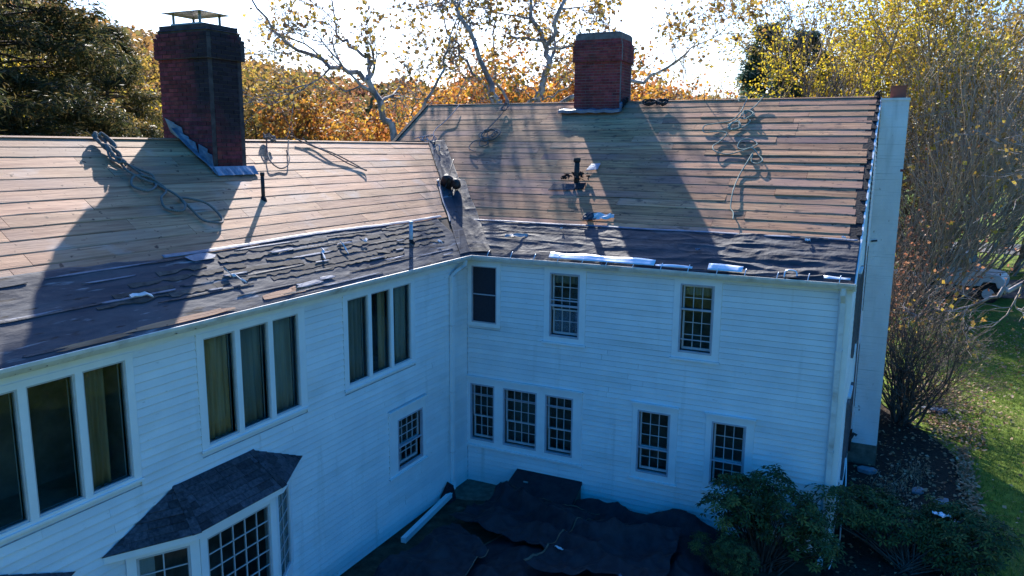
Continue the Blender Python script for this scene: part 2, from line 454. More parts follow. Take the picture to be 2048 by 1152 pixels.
# openings: (u0, u1, z0, z1) of the whole casing
HB = [(.03, .80, 3.48, 4.84), (1.78, 2.66, 3.34, 4.86), (4.39, 5.26, 3.34, 4.86), (.0, 2.64, .86, 2.36), (3.69, 4.57, .82, 2.34), (5.10, 5.97, .86, 2.34)]
HBo = [(.13, .71, 3.56, 4.75), (1.90, 2.53, 3.45, 4.74), (4.51, 5.13, 3.45, 4.74), (.10, .67, .97, 2.22), (.88, 1.65, .97, 2.22), (1.84, 2.45, .97, 2.22),
       (3.79, 4.43, .95, 2.21), (5.21, 5.83, .97, 2.21)]
wallB = panel('B', house, -.02, LEN, 0.0, 4.95, HBo)
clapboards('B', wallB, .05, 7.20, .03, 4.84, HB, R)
HA = [(-7.13, -5.07, 3.16, 4.78), (-4.15, -2.04, 3.14, 4.78), (-10.12, -8.06, 3.16, 4.78), (-2.94, -1.72, 1.17, 2.41), (-8.25, -5.68, .0, 2.46), (-13.0, -9.5, 0, 2.46)]
HAo = []
for c0 in (-9.94, -6.99, -4.01):
    pw = .50 if c0 != -4.01 else .52
    for k in range(3):
        pitch = .63 if c0 != -4.01 else .648
        HAo.append((c0 + k * pitch - .02, c0 + k * pitch + pw + .02, 3.25, 4.70))
HAo.append((-2.67, -1.83, 1.22, 2.21))
HAo.append((-7.95, -5.95, .2, 2.25))
wallA = panel('A', wing, YA0, -.03, 0.0, 4.95, HAo)
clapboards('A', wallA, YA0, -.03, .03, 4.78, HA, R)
# gable wall on the right end
GD = 2 * YR
def gable_top(z):
    if z < ZE - .1: return (.0, GD)
    t = (z + .1 - ZE) / SB
    return (-E + t + .12, GD + E - t - .12)
b = MB()
b.add([(LEN - .13, 0, 0), (LEN - .13, GD, 0), (LEN - .13, GD, 4.95), (LEN - .13, YR, ZB - .15), (LEN - .13, 0, 4.95),
       (LEN - .004, 0, 0), (LEN - .004, GD, 0), (LEN - .004, GD, 4.95), (LEN - .004, YR, ZB - .15), (LEN - .004, 0, 4.95)],
      [(0, 1, 2, 3, 4)[::-1], (5, 6, 7, 8, 9), (0, 5, 9, 4)[::-1], (1, 2, 7, 6)[::-1], (2, 3, 8, 7), (3, 4, 9, 8), (0, 1, 6, 5)])
wallR = b.obj('gable_wall', M['paint'], house)
HR = [(1.65, 3.15, 3.3, 4.86), (1.65, 3.15, .85, 2.4), (6.6, 8.1, 3.3, 4.86), (6.6, 8.1, .85, 2.4)]
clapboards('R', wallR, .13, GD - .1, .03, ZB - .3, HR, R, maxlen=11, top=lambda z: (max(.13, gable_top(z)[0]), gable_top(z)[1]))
# closing walls (rear and far end)
b = MB(); b.box(XL + .3, LEN - .13, GD - .1, GD, 0, 4.95); b.box(XL + .3, XL + .4, 0, GD - .1, 0, 4.95)
b.add([(XL + .35, 0, 4.95), (XL + .35, GD, 4.95), (XL + .35, YR, ZB - .1)], [(0, 1, 2)])
b.obj('rear_wall', M['paint'], house)
b = MB(); b.box(-5.8, -5.7, YA0, -.03, 0, 4.95); b.box(-5.7, -.12, YA0, YA0 + .1, 0, 4.95)
b.obj('rear_wall', M['paint'], wing)

def tbox(kind, name, m, parent, u0, u1, d0, d1, z0, z1):
    b = MB(); b.box(u0, u1, d0, d1, z0, z1, frameT(kind)); return b.obj(name, m, parent)

# corner boards, frieze, fascia
tbox('B', 'corner_board', M['trim'], house, 7.20, LEN + .03, .0, .032, 0, 4.84)
tbox('R', 'corner_board', M['trim'], house, .0, .13, .0, .03, 0, 4.9)
tbox('B', 'corner_board', M['trim'], house, .03, .05, .0, .03, 0, 4.8)
tbox('B', 'frieze_board', M['trim'], house, .0, LEN + .03, .0, .034, 4.84, 4.90)
tbox('A', 'frieze_board', M['trim'], wing, YA0, -.04, .0, .034, 4.78, 4.86)
def cornice(kind, parent, u0, u1, zb):
    # moulded crown below the gutter, running along u
    prof = [(0, zb), (.045, zb), (.05, zb + .03), (.09, zb + .055), (.115, zb + .10), (.12, 4.965), (0, 4.965)]
    b = MB(); T = frameT(kind)
    n = len(prof)
    vs = [(u0, d, z) for d, z in prof] + [(u1, d, z) for d, z in prof]
    fs = [tuple(range(n)), tuple(range(2 * n - 1, n - 1, -1))] + [(i, i + n, (i + 1) % n + n, (i + 1) % n) for i in range(n)]
    vs, fs = T(vs, fs); b.add(vs, fs)
    return b.obj('cornice', M['trim'], parent)
cornice('B', house, .12, LEN + .03, 4.885)
cornice('A', wing, YA0, -.12, 4.845)

def gutter(kind, parent, u0, u1, mitre):
    prof = [(.125, 4.985), (.125, 4.90), (.205, 4.895), (.235, 4.925), (.268, 4.965), (.277, 5.0), (.277, 5.008), (.258, 5.008), (.252, 4.995), (.255, 4.97), (.225, 4.932), (.20, 4.903), (.131, 4.907), (.131, 4.985)]
    n = len(prof); b = MB(); T = frameT(kind)
    nu = 26; vs = []
    for k in range(nu + 1):
        for d, z in prof:
            lo = u0 if not (mitre == 'lo') else d
            hi = u1 if not (mitre == 'hi') else -d
            u = lo + (hi - lo) * k / nu
            w = (fbm(u * .9, 3.1, 5) - .5) * .012
            vs.append((u, d + w * .6, z + w))
    fs = []
    for k in range(nu):
        for i in range(n): fs.append((k * n + i, (k + 1) * n + i, (k + 1) * n + (i + 1) % n, k * n + (i + 1) % n))
    fs += [tuple(range(n)), tuple(nu * n + i for i in reversed(range(n)))]
    vs, fs = T(vs, fs); b.add(vs, fs)
    return b.obj('gutter', M['gutter'], parent)
gB = gutter('B', house, .277, LEN + .06, 'lo')
gA = gutter('A', wing, YA0, -.277, 'hi')
# hanging straps on the main gutter
for k in range(14):
    u = .62 + k * .507 + R.uniform(-.02, .02)
    b = MB()
    lift = R.uniform(.05, .10)
    b.tube([(u, -.272, 4.955), (u, -.280, 5.012), (u + .004, -.255, 5.02 + lift * .4), (u + .012, -.225, 5.02 + lift), (u + .014, -.19, 5.035 + lift)], [.007, .008, .008, .010, .006], 5)
    b.obj('gutter_strap', M['alu'], gB, True)
for k in range(18):
    y = -.9 - k * .62
    b = MB(); b.box(.133, .262, y - .012, y + .012, 4.975, 4.981); b.box(.18, .21, y - .018, y + .018, 4.981, 4.996)
    b.obj('gutter_hanger', M['wood_dark'], gA)
# wet leaves and grit lying in the wing gutter
b = MB()
for k in range(170):
    y = R.uniform(-11.5, -.4); x = R.uniform(.14, .22); z = 4.91 + R.uniform(0, .03); s = R.uniform(.015, .045)
    b.add([(x - s, y, z), (x, y - s, z + .01), (x + s, y, z + .004), (x, y + s, z + .012)], [(0, 1, 2, 3)])
tag(b.obj('gutter_litter', M['wood_dark'], gA), kind='stuff')

# ------------------------------------------------------------------ windows
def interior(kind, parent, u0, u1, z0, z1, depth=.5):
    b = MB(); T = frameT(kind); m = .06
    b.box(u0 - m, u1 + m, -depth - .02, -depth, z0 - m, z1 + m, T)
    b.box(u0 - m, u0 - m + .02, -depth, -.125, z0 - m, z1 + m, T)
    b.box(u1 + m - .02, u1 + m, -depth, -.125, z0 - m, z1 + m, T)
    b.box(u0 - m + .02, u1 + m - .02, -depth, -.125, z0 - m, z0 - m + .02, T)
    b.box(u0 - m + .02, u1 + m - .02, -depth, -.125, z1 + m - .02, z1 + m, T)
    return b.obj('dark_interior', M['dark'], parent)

def curtain(kind, parent, u0, u1, z0, z1, m='curtain', seed=0, d=-.11):
    n = max(8, int((u1 - u0) * 60))
    f = frameT(kind)
    def fn(a, t):
        u = u0 + (u1 - u0) * a
        w = .022 * math.sin(a * (u1 - u0) * 62 + seed) * (0.6 + .4 * vnoise(a * 5, t * 2, seed)) + .012 * math.sin(a * 23 + seed * 2 + t)
        return W(kind, u + .02 * (t - .5) * math.sin(seed), d + w, z0 + (z1 - z0) * t)
    return grid_mesh('curtain', n, 4, fn, M[m], parent, .004)

def pane_unit(kind):
    b = MB(); vs = [(0, 0, 0), (1, 0, 0), (1, .004, 0), (0, .004, 0), (0, 0, 1), (1, 0, 1), (1, .004, 1), (0, .004, 1)]
    vs = [{'B': (u, -d, z), 'A': (d, u, z), 'R': (d, u, z)}[kind] for u, d, z in vs]
    b.hexa(vs); return b.mesh('pane', M['glass'])
PU = {k: pane_unit(k) for k in 'BAR'}
def pane(kind, parent, u0, u1, z0, z1, d):
    o = bpy.data.objects.new('pane', PU[kind]); link(o, parent)
    o.location = W(kind, u0, d, z0)
    o.scale = (u1 - u0, 1, z1 - z0) if kind == 'B' else (1, u1 - u0, z1 - z0)
    if kind == 'R': o.location = (LEN + d, u0, z0)
    return o

def sash(kind, parent, u0, u1, z0, z1, cols, rows, d, m='sash', st=.030, mw=.013, bot=None):
    """one sash: stiles, rails and muntins as one frame, every pane its own object"""
    b = MB(); T = frameT(kind); bot = bot or st
    b.box(u0, u0 + st, d - .02, d + .018, z0, z1, T); b.box(u1 - st, u1, d - .02, d + .018, z0, z1, T)
    b.box(u0 + st, u1 - st, d - .02, d + .016, z0, z0 + bot, T); b.box(u0 + st, u1 - st, d - .02, d + .016, z1 - st, z1, T)
    iu0, iu1, iz0, iz1 = u0 + st, u1 - st, z0 + bot, z1 - st
    cw, rh = (iu1 - iu0) / cols, (iz1 - iz0) / rows
    for c in range(1, cols): b.box(iu0 + c * cw - mw / 2, iu0 + c * cw + mw / 2, d - .012, d + .012, iz0, iz1, T)
    for r in range(1, rows):
        for c in range(cols):
            b.box(iu0 + c * cw + (mw / 2 if c else 0), iu0 + (c + 1) * cw - (mw / 2 if c < cols - 1 else 0), d - .010, d + .010, iz0 + r * rh - mw / 2, iz0 + r * rh + mw / 2, T)
    s = b.obj('sash', M[m], parent)
    for c in range(cols):
        for r in range(rows):
            pane(kind, parent, iu0 + c * cw + .002, iu0 + (c + 1) * cw - .002, iz0 + r * rh + .002, iz0 + (r + 1) * rh - .002, d - .003)
    return s

def surround(kind, parent, name, cu0, cu1, cz0, cz1, holes, crown=True, sill=True, d=.036):
    """flat casing boards with holes for the sashes, plus crown and sill"""
    b = MB(); T = frameT(kind)
    us = sorted({cu0, cu1, *[h[0] for h in holes], *[h[1] for h in holes]})
    for a, c in zip(us, us[1:]):
        m = (a + c) / 2; hs_ = [h for h in holes if h[0] < m < h[1]]
        if not hs_: b.box(a, c, -.10, d, cz0, cz1, T)
        else:
            h = hs_[0]; b.box(a, c, -.10, d, cz0, h[2], T); b.box(a, c, -.10, d, h[3], cz1, T)
    w = b.obj(name, M['trim'], parent)
    if crown:
        b = MB(); b.box(cu0 - .025, cu1 + .025, .0, .085, cz1 + .001, cz1 + .03, T)
        b.box(cu0 - .01, cu1 + .01, .036, .06, cz1 - .045, cz1 + .001, T)
        b.obj('window_crown', M['trim'], w)
    if sill:
        b = MB(); b.box(cu0 - .03, cu1 + .03, .0, .075, cz0 - .035, cz0 - .001, T)
        b.obj('window_sill', M['trim'], w)
    return w

def storm(kind, w, h, rails=(), t=.028, d=.02):
    """grey outer storm frame with its cross rails"""
    b = MB(); T = frameT(kind); u0, u1, z0, z1 = h
    b.box(u0, u0 + t, d - .03, d + .024, z0, z1, T); b.box(u1 - t, u1, d - .03, d + .024, z0, z1, T)
    b.box(u0 + t, u1 - t, d - .03, d + .022, z0, z0 + t * 1.3, T); b.box(u0 + t, u1 - t, d - .03, d + .022, z1 - t, z1, T)
    for zr, tt in rails: b.box(u0 + t, u1 - t, d - .012, d + .016, zr - tt / 2, zr + tt / 2, T)
    return b.obj('storm_frame', M['storm'], w)

def hung(kind, w, h, cols, up, lo, rail, rails=(), inner=.035, fabric=None, seed=0, openlow=0.0):
    u0, u1, z0, z1 = h
    storm(kind, w, h, rails)
    sash(kind, w, u0 + inner, u1 - inner, rail - .018, z1 - .03, cols, up, -.055)
    sash(kind, w, u0 + inner + .004, u1 - inner - .004, z0 + .045 + openlow, rail + .012 + openlow, cols, lo, -.085, bot=.045)
    interior(kind, w, u0, u1, z0, z1)
    if fabric:
        for (a, c, e, g, mm) in fabric: curtain(kind, w, a, c, e, g, mm, seed)

# upper window beside the inner corner: one-over-one behind a dark screen
w = surround('B', house, 'window', *HB[0], [HBo[0]], crown=False, sill=False)
h = HBo[0]
storm('B', w, h, [(4.16, .022)], t=.018)
b = MB(); b.box(h[0] + .02, h[1] - .02, .001, .004, h[2] + .02, h[3] - .02, frameT('B'))
sc_ = b.obj('insect_screen', M['screen'], w)
sash('B', w, h[0] + .02, h[1] - .02, 4.14, h[3] - .02, 1, 1, -.055); sash('B', w, h[0] + .02, h[1] - .02, h[2] + .03, 4.18, 1, 1, -.085, bot=.06)
interior('B', w, *h)
# second-floor windows
w = surround('B', house, 'window', *HB[1], [HBo[1]], crown=False)
hung('B', w, HBo[1], 3, 3, 2, 4.0, [(4.20, .022), (4.09, .04)], fabric=[(1.92, 2.50, 4.52, 4.72, 'curtain_grey'), (1.94, 2.50, 3.5, 4.0, 'lace')], seed=3)
w = surround('B', house, 'window', *HB[2], [HBo[2]], crown=False)
hung('B', w, HBo[2], 3, 2, 3, 4.26, [(4.27, .035), (3.70, .016)], fabric=[(4.53, 5.11, 4.52, 4.72, 'curtain_grey')], seed=5)
# ground-floor triple
w = surround('B', house, 'window', *HB[3], HBo[3:6])
hung('B', w, HBo[3], 3, 3, 2, 1.50, [(2.0, .012)], seed=1)
hung('B', w, HBo[4], 4, 3, 2, 1.50, [(2.0, .012)], seed=2)
hung('B', w, HBo[5], 3, 3, 2, 1.50, [(2.0, .02)], seed=4)
for q in (4, 5):
    w = surround('B', house, 'window', *HB[q], [HBo[q + 2]])
    hung('B', w, HBo[q + 2], 3, 3, 2, 1.47, [(1.46, .03)])
# small twelve-over-eight on the wing
w = surround('A', wing, 'window', *HA[3], [HAo[9]])
hung('A', w, HAo[9], 4, 3, 2, 1.66, [(1.66, .03)])
# casement triples under the wing eave
fab = {0: [(0, .0, 'n'), (0, 0, 'n'), (0, .62, 'curtain')], 1: [(0, 1, 'curtain'), (.14, 1, 'curtain_grey'), (0, .95, 'curtain_grey')], 2: [(.25, 1, 'curtain_grey'), (.6, 1, 'curtain'), (.4, 1, 'curtain_grey')]}
for g in range(3):
    hs3 = HAo[g * 3:g * 3 + 3]
    cs = [HA[2], HA[0], HA[1]][g]
    w = surround('A', wing, 'casement_window', *cs, hs3, crown=False, sill=False, d=.034)
    b = MB(); T = frameT('A'); b.box(cs[0] - .02, cs[1] + .02, .034, .055, cs[2] + .02, cs[2] + .045, T); b.obj('window_sill', M['trim'], w)
    b = MB(); b.box(cs[0], cs[1], .034, .044, cs[3] - .03, cs[3] - .004, T); b.obj('window_head', M['trim'], w)
    for k, hh in enumerate(hs3):
        b = MB(); u0, u1, z0, z1 = hh; t = .022
        b.box(u0, u0 + t, -.03, .018, z0, z1, T); b.box(u1 - t, u1, -.03, .018, z0, z1, T); b.box(u0 + t, u1 - t, -.03, .016, z0, z0 + t, T); b.box(u0 + t, u1 - t, -.03, .016, z1 - t, z1, T)
        b.obj('casement_frame', M['sash'], w)
        pane('A', w, u0 + t, u1 - t, z0 + t, z1 - t, -.008)
        a0, a1, mm = fab[g][k]
        if mm != 'n': curtain('A', w, u0 + .02 + (u1 - u0 - .04) * a0, u0 + .02 + (u1 - u0 - .04) * a1, z0 - .02, z1, mm, g * 3 + k)
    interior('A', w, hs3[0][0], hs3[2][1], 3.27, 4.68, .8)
# gable end windows with shutters
for (u0, u1, z0, z1) in HR:
    hh = (u0 + .42, u1 - .42, z0 + .1, z1 - .1)
    w = surround('R', house, 'window', hh[0] - .08, hh[1] + .08, z0, z1, [hh])
    b = MB(); T = frameT('R'); b.box(hh[0], hh[1], .0, .012, hh[2], hh[3], T); b.obj('pane', M['glass'], w)
    for s0 in (u0 - .05, u1 - .29):
        b = MB(); b.box(s0, s0 + .04, .03, .075, z0, z1, T); b.box(s0 + .30, s0 + .34, .03, .075, z0, z1, T)
        b.box(s0 + .04, s0 + .30, .03, .073, z0, z0 + .06, T); b.box(s0 + .04, s0 + .30, .03, .073, z1 - .06, z1, T)
        for k in range(22):
            zz = z0 + .08 + k * (z1 - z0 - .16) / 22
            b.box(s0 + .04, s0 + .30, .038, .066, zz, zz + .035, T)
        b.obj('shutter', M['shutter'], w)

# ------------------------------------------------------------------ bay windows on the wing
def shingled(parent, LL, LR_, TR, TL, rows, rng, name='shingle', m='shingle', tabw=.27, lift=.016):
    """rows of shingle tabs on the plane LL-LR-TR-TL (low left, low right, top right, top left)"""
    LL, LR_, TR, TL = map(Vector, (LL, LR_, TR, TL))
    nrm = (LR_ - LL).cross(TL - LL).normalized()
    if nrm.z < 0: nrm = -nrm
    ax = (LR_ - LL).normalized()
    for r in range(rows):
        t0, t1 = r / rows, min(1, (r + 1.12) / rows)
        a0, a1 = LL.lerp(TL, t0), LL.lerp(TL, t1); b0, b1 = LR_.lerp(TR, t0), LR_.lerp(TR, t1)
        w0 = (b0 - a0).dot(ax); o1 = (a1 - a0).dot(ax); w1 = (b1 - a0).dot(ax)
        u = -rng.uniform(0, tabw)
        up = (a1 - a0) - ax * o1
        while u < w0 - .004:
            v = u + tabw * rng.uniform(.92, 1.08)
            c = lambda x, lo, hi: max(lo, min(hi, x))
            p, q = c(u, 0, w0), c(v - .004, 0, w0); s, tt = c(u, o1, w1), c(v - .004, o1, w1)
            if q - p > .01:
                h0, h1 = lift * rng.uniform(.7, 1.3), .002
                low = [a0 + ax * p, a0 + ax * q, a0 + up + ax * tt, a0 + up + ax * s]
                b = MB()
                b.hexa([low[0], low[1], low[2], low[3], low[0] + nrm * h0, low[1] + nrm * h0, low[2] + nrm * (h1 + .002), low[3] + nrm * (h1 + .002)])
                b.obj(name, M[m], parent)
            u = v
def bay(y0, y1, yt0, yt1, yf0, yf1, label, cols=5, full=True):
    bay_ = empty('bay_window', (0, (y0 + y1) / 2, 2.3), wing)
    bay_['label'] = label
    Mw = Matrix.Translation((0, (y0 + y1) / 2, 2.3)).inverted()
    zt, ze_, xf = 2.92, 2.45, .55
    A0, A1, F0, F1 = (.03, y0, ze_), (.03, y1, ze_), (xf, yf0, ze_), (xf, yf1, ze_)
    T0, T1 = (.03, yt0, zt), (.03, yt1, zt)
    def fix(o): o.matrix_parent_inverse = Mw; return o
    b = MB(); b.add([A0, F0, F1, A1, T1, T0], [(0, 3, 2, 1), (0, 1, 5), (1, 2, 4, 5), (2, 3, 4), (0, 5, 4, 3)])
    roof = fix(b.obj('bay_roof', M['felt'], bay_))
    shingled(roof, A0, F0, T0, T0, 7, R); shingled(roof, F0, F1, T1, T0, 7, R); shingled(roof, F1, A1, T1, T1, 7, R)
    for p, q in ((F0, T0), (F1, T1)):
        p, q = Vector(p), Vector(q)
        for k in range(6):
            a, c = p.lerp(q, k / 6), p.lerp(q, min(1, (k + 1.1) / 6))
            d = (c - a).normalized(); s = d.cross(Vector((0, 0, 1))).normalized() * .06; n = s.cross(d).normalized() * (.018 if s.cross(d).z > 0 else -.018)
            b = MB(); b.hexa([a - s, a + s, c + s, c - s, a - s * .9 + n, a + s * .9 + n, c + s * .9 + n * .5, c - s * .9 + n * .5])
            b.obj('hip_cap', M['shingle'], roof)
    # eave fascia
    i = .02
    ring_o = [(.03, y0 + .02), (xf - i, yf0 + .0), (xf - i, yf1 - .0), (.03, y1 - .02)]
    b = MB()
    for (p, q) in zip(ring_o, ring_o[1:]):
        P, Q = Vector((*p, 0)), Vector((*q, 0)); d = (Q - P).normalized(); n = Vector((-d.y, d.x, 0)) * .02
        b.hexa([P + Vector((0, 0, 2.36)), Q + Vector((0, 0, 2.36)), Q + n + Vector((0, 0, 2.36)), P + n + Vector((0, 0, 2.36)),
                P + Vector((0, 0, 2.446)), Q + Vector((0, 0, 2.446)), Q + n + Vector((0, 0, 2.446)), P + n + Vector((0, 0, 2.446))])
    fix(b.obj('bay_fascia', M['trim'], bay_))
    # soffit
    xb = .45
    b = MB(); b.add([(.03, y0 + .05, 2.365), (xf - .03, yf0 + .02, 2.365), (xf - .03, yf1 - .02, 2.365), (.03, y1 - .05, 2.365)], [(0, 1, 2, 3)])
    fix(b.obj('bay_soffit', M['trim'], bay_))
    # body: posts, apron, glass
    P = [(.03, y0 + .30), (xb, yf0 + .10), (xb, yf1 - .10), (.03, y1 - .30)]
    for (p, q, nc) in ((P[0], P[1], 2), (P[1], P[2], cols), (P[2], P[3], 2)):
        Pv, Qv = Vector((*p, 0)), Vector((*q, 0)); L = (Qv - Pv).length; d = (Qv - Pv).normalized(); n = Vector((d.y, -d.x, 0))
        if n.x < 0: n = -n
        def pt(u, o, z): return Pv + d * u + n * o + Vector((0, 0, z))
        def bx(bb, u0, u1, o0, o1, z0, z1): bb.hexa([pt(u0, o0, z0), pt(u1, o0, z0), pt(u1, o1, z0), pt(u0, o1, z0), pt(u0, o0, z1), pt(u1, o0, z1), pt(u1, o1, z1), pt(u0, o1, z1)])
        b = MB(); pw = .11
        bx(b, 0, pw, -.05, .02, .85, 2.36); bx(b, L - pw, L, -.05, .02, .85, 2.36); bx(b, pw, L - pw, -.05, .018, 2.27, 2.36); bx(b, pw, L - pw, -.05, .018, .6, .9)
        fix(b.obj('bay_frame', M['trim'], bay_))
        gz0, gz1, gu0, gu1 = .9, 2.27, pw, L - pw
        b = MB(); st = .03
        bx(b, gu0, gu0 + st, -.035, .005, gz0, gz1); bx(b, gu1 - st, gu1, -.035, .005, gz0, gz1); bx(b, gu0 + st, gu1 - st, -.035, .004, gz0, gz0 + st); bx(b, gu0 + st, gu1 - st, -.035, .004, gz1 - st, gz1)
        cw = (gu1 - gu0 - 2 * st) / nc; rows = 6 if nc > 2 else 6; rh = (gz1 - gz0 - 2 * st) / rows
        for c in range(1, nc): bx(b, gu0 + st + c * cw - .008, gu0 + st + c * cw + .008, -.028, -.004, gz0 + st, gz1 - st)
        for r in range(1, rows): bx(b, gu0 + st, gu1 - st, -.026, -.006, gz0 + st + r * rh - .007, gz0 + st + r * rh + .007)
        fix(b.obj('bay_sash', M['sash'], bay_))
        for c in range(nc):
            for r in range(rows):
                b = MB(); bx(b, gu0 + st + c * cw + .009, gu0 + st + (c + 1) * cw - .009, -.018, -.014, gz0 + st + r * rh + .008, gz0 + st + (r + 1) * rh - .008)
                fix(b.obj('pane', M['glass'], bay_))
        b = MB(); bx(b, 0, L, -.06, .0, .0, .6)
        fix(b.obj('bay_apron', M['paint'], bay_))
    b = MB(); T = frameT('A')
    b.box(P[0][1], P[3][1], -1.0, -.98, .3, 2.4, T); b.box(P[0][1], P[3][1], -.98, .03, .3, .32, T); b.box(P[0][1], P[3][1], -.98, -.13, 2.36, 2.38, T); b.box(P[0][1] - .02, P[0][1], -1.0, -.13, .3, 2.38, T); b.box(P[3][1], P[3][1] + .02, -1.0, -.13, .3, 2.38, T)
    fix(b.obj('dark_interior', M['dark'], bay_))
bay(-8.67, -5.25, -7.58, -6.29, -7.75, -6.21, 'bay window with hipped charcoal shingle roof below the middle casements')
bay(-13.6, -9.0, -12.6, -10.0, -12.7, -9.95, 'second bay window whose roof just enters the lower left')

# ------------------------------------------------------------------ roofs
def deck(parent, pts, m='wood_dark'):
    b = MB(); b.add(pts[0], pts[1]); return b.obj('roof', M[m], parent)
h = -.03
# main roof deck (both slopes) with a little thickness
x0, x1 = XL, RX
def slab(parent, quad, t=.05):
    q = [Vector(p) for p in quad]; n = (q[1] - q[0]).cross(q[3] - q[0]).normalized()
    if n.z < 0: n = -n
    b = MB(); b.hexa([p - n * t for p in q] + q)
    return b
yb = 2 * YR + E
b = slab(house, [PB(x0, 0, -.006), PB(x1, 0, -.006), PB(x1, LB, -.006), PB(x0, LB, -.006)])
b2 = slab(house, [(x0, YR, ZB - .007), (x1, YR, ZB - .007), (x1, yb, ZE), (x0, yb, ZE)])
b.add(b2.v, b2.f)
roofB = b.obj('roof', M['wood_dark'], house)
vy = -E + (ZA - ZE) / SB     # where the wing ridge meets the main roof
q = [PA(YA0, 0, -.006), PA(-E, 0, -.006), PA(vy, LA, -.006), PA(YA0, LA, -.006)]
b = slab(wing, q)
b.hexa([(-XR, YA0, ZA - .06), (-XR, vy, ZA - .06), (-6.0, -E, ZE - .05), (-6.0, YA0, ZE - .05), (-XR, YA0, ZA - .008), (-XR, vy, ZA - .008), (-6.0, -E, ZE), (-6.0, YA0, ZE)])
roofA = b.obj('roof', M['wood_dark'], wing)

def board(parent, PF, u0, u1, s0, s1, lift, rng, m, base=.0, curl=1.0, name='roof_board', thick=.022):
    """one sheathing board: lower edge lifted a little, wavy along its length"""
    n = max(2, min(12, int((u1 - u0) / .28)))
    vs = []; ph = rng.uniform(0, 100)
    for k in range(n + 1):
        u = u0 + (u1 - u0) * k / n
        w = vnoise(u * 1.1 + ph, ph, 3); w2 = vnoise(u * 2.7 + ph, ph + 9, 4)
        lo = base + lift * (.45 + 1.1 * w * curl); hi = base + .001 + lift * .12 * w2
        ds = (w2 - .5) * .018
        vs += [PF(u, s0 + ds, base - thick * .5), PF(u, s1 - .003, base - thick * .5), PF(u, s1 - .003, hi), PF(u, s0 + .018 + ds, lo), PF(u, s0 + ds, lo - .006)]
    fs = []
    for k in range(n):
        for i in range(5):
            a, c = k * 5 + i, k * 5 + (i + 1) % 5; fs.append((a, c, c + 5, a + 5))
    fs += [tuple(range(5))[::-1], tuple(n * 5 + i for i in range(5))]
    b = MB(); b.add(vs, fs)
    o = b.obj(name, m, parent)
    return o
rb = random.Random(21)
# main roof rows
rowsB = 19; sB0 = 1.06; hB = (LB - sB0) / rowsB
edges = [sB0]
for r in range(rowsB): edges.append(edges[-1] + hB * rb.uniform(.86, 1.14))
k_ = (LB - sB0) / (edges[-1] - sB0); edges = [sB0 + (e - sB0) * k_ for e in edges]
for r in range(rowsB):
    s0, s1 = edges[r], edges[r + 1]
    z = ZE + s0 * math.sin(aB)
    left = E - (z - ZE) / SA - .03 if z < ZA else XL
    right = RX - .03 - (.12 * (1 - s0 / LB) + .03) * rb.uniform(.5, 1.3)
    u = left
    while right - u > .02:
        ln = rb.uniform(2.2, 4.6)
        if right - u - ln < .8: ln = right - u
        mid = u + ln / 2
        t = max(0, min(1, (mid + .5) / 6.0))
        lift = (.0045 + .0090 * t) * rb.uniform(.55, 1.4)
        board(roofB, PB, u, u + ln - .006, s0, s1, lift, rb, M['boardB'])
        u += ln
rowsA = 12; sA0 = 1.12; hA = (LA - sA0) / rowsA
edges = [sA0]
for r in range(rowsA): edges.append(edges[-1] + hA * rb.uniform(.92, 1.08))
k_ = (LA - sA0) / (edges[-1] - sA0); edges = [sA0 + (e - sA0) * k_ for e in edges]
for r in range(rowsA):
    s0, s1 = edges[r], edges[r + 1]
    zz = ZE + s0 * math.sin(aA)
    right = -E + (zz - ZE) / SB - .02
    u = YA0 + rb.uniform(0, 1)
    while right - u > .02:
        ln = rb.uniform(1.6, 3.6)
        if right - u - ln < .6: ln = right - u
        board(roofA, PA, u, u + ln - .006, s0, s1, rb.uniform(.004, .009), rb, M['boardA'])
        u += ln
# ridge boards
for (par, F_, u0, u1, L, m) in ((roofB, PB, XL, RX - .03, LB, M['boardB']), (roofA, PA, YA0, vy, LA, M['boardA'])):
    b = MB(); b.hexa([F_(u0, L - .02, .012), F_(u1, L - .02, .012), F_(u1, L + .02, .0), F_(u0, L + .02, .0), F_(u0, L - .02, .02), F_(u1, L - .02, .02), F_(u1, L + .02, .018), F_(u0, L + .02, .018)])
    b.obj('ridge_strip', m, par)
# dark edge trim and white rake board on the right; dark rake on the left
def strip(par, name, m, x0, x1, s0, s1, h0, h1):
    b = MB(); b.hexa([PB(x0, s0, h0), PB(x1, s0, h0), PB(x1, s1, h0), PB(x0, s1, h0), PB(x0, s0, h1), PB(x1, s0, h1), PB(x1, s1, h1), PB(x0, s1, h1)])
    return b.obj(name, m, par)
strip(roofB, 'rake_trim', M['tar'], RX - .20, RX, 1.1, LB, -.004, .004)
strip(roofB, 'rake_board', M['trim'], RX, RX + .03, -.02, LB, -.16, .006)
strip(roofB, 'rake_board', M['trim'], RX - .015, RX + .0, -.02, LB, -.20, -.06)
strip(roofB, 'rake_trim', M['tar'], XL - .05, XL + .05, 0, LB, -.05, .035)
for k in range(14):
    s = 1.2 + k * .36 + rb.uniform(0, .1); w = rb.uniform(.05, .2)
    strip(roofB, 'torn_felt_scrap', M['tar'], RX - .05 - rb.uniform(0, .06), RX + .012, s, s + w, .005, .014 + rb.uniform(0, .02))

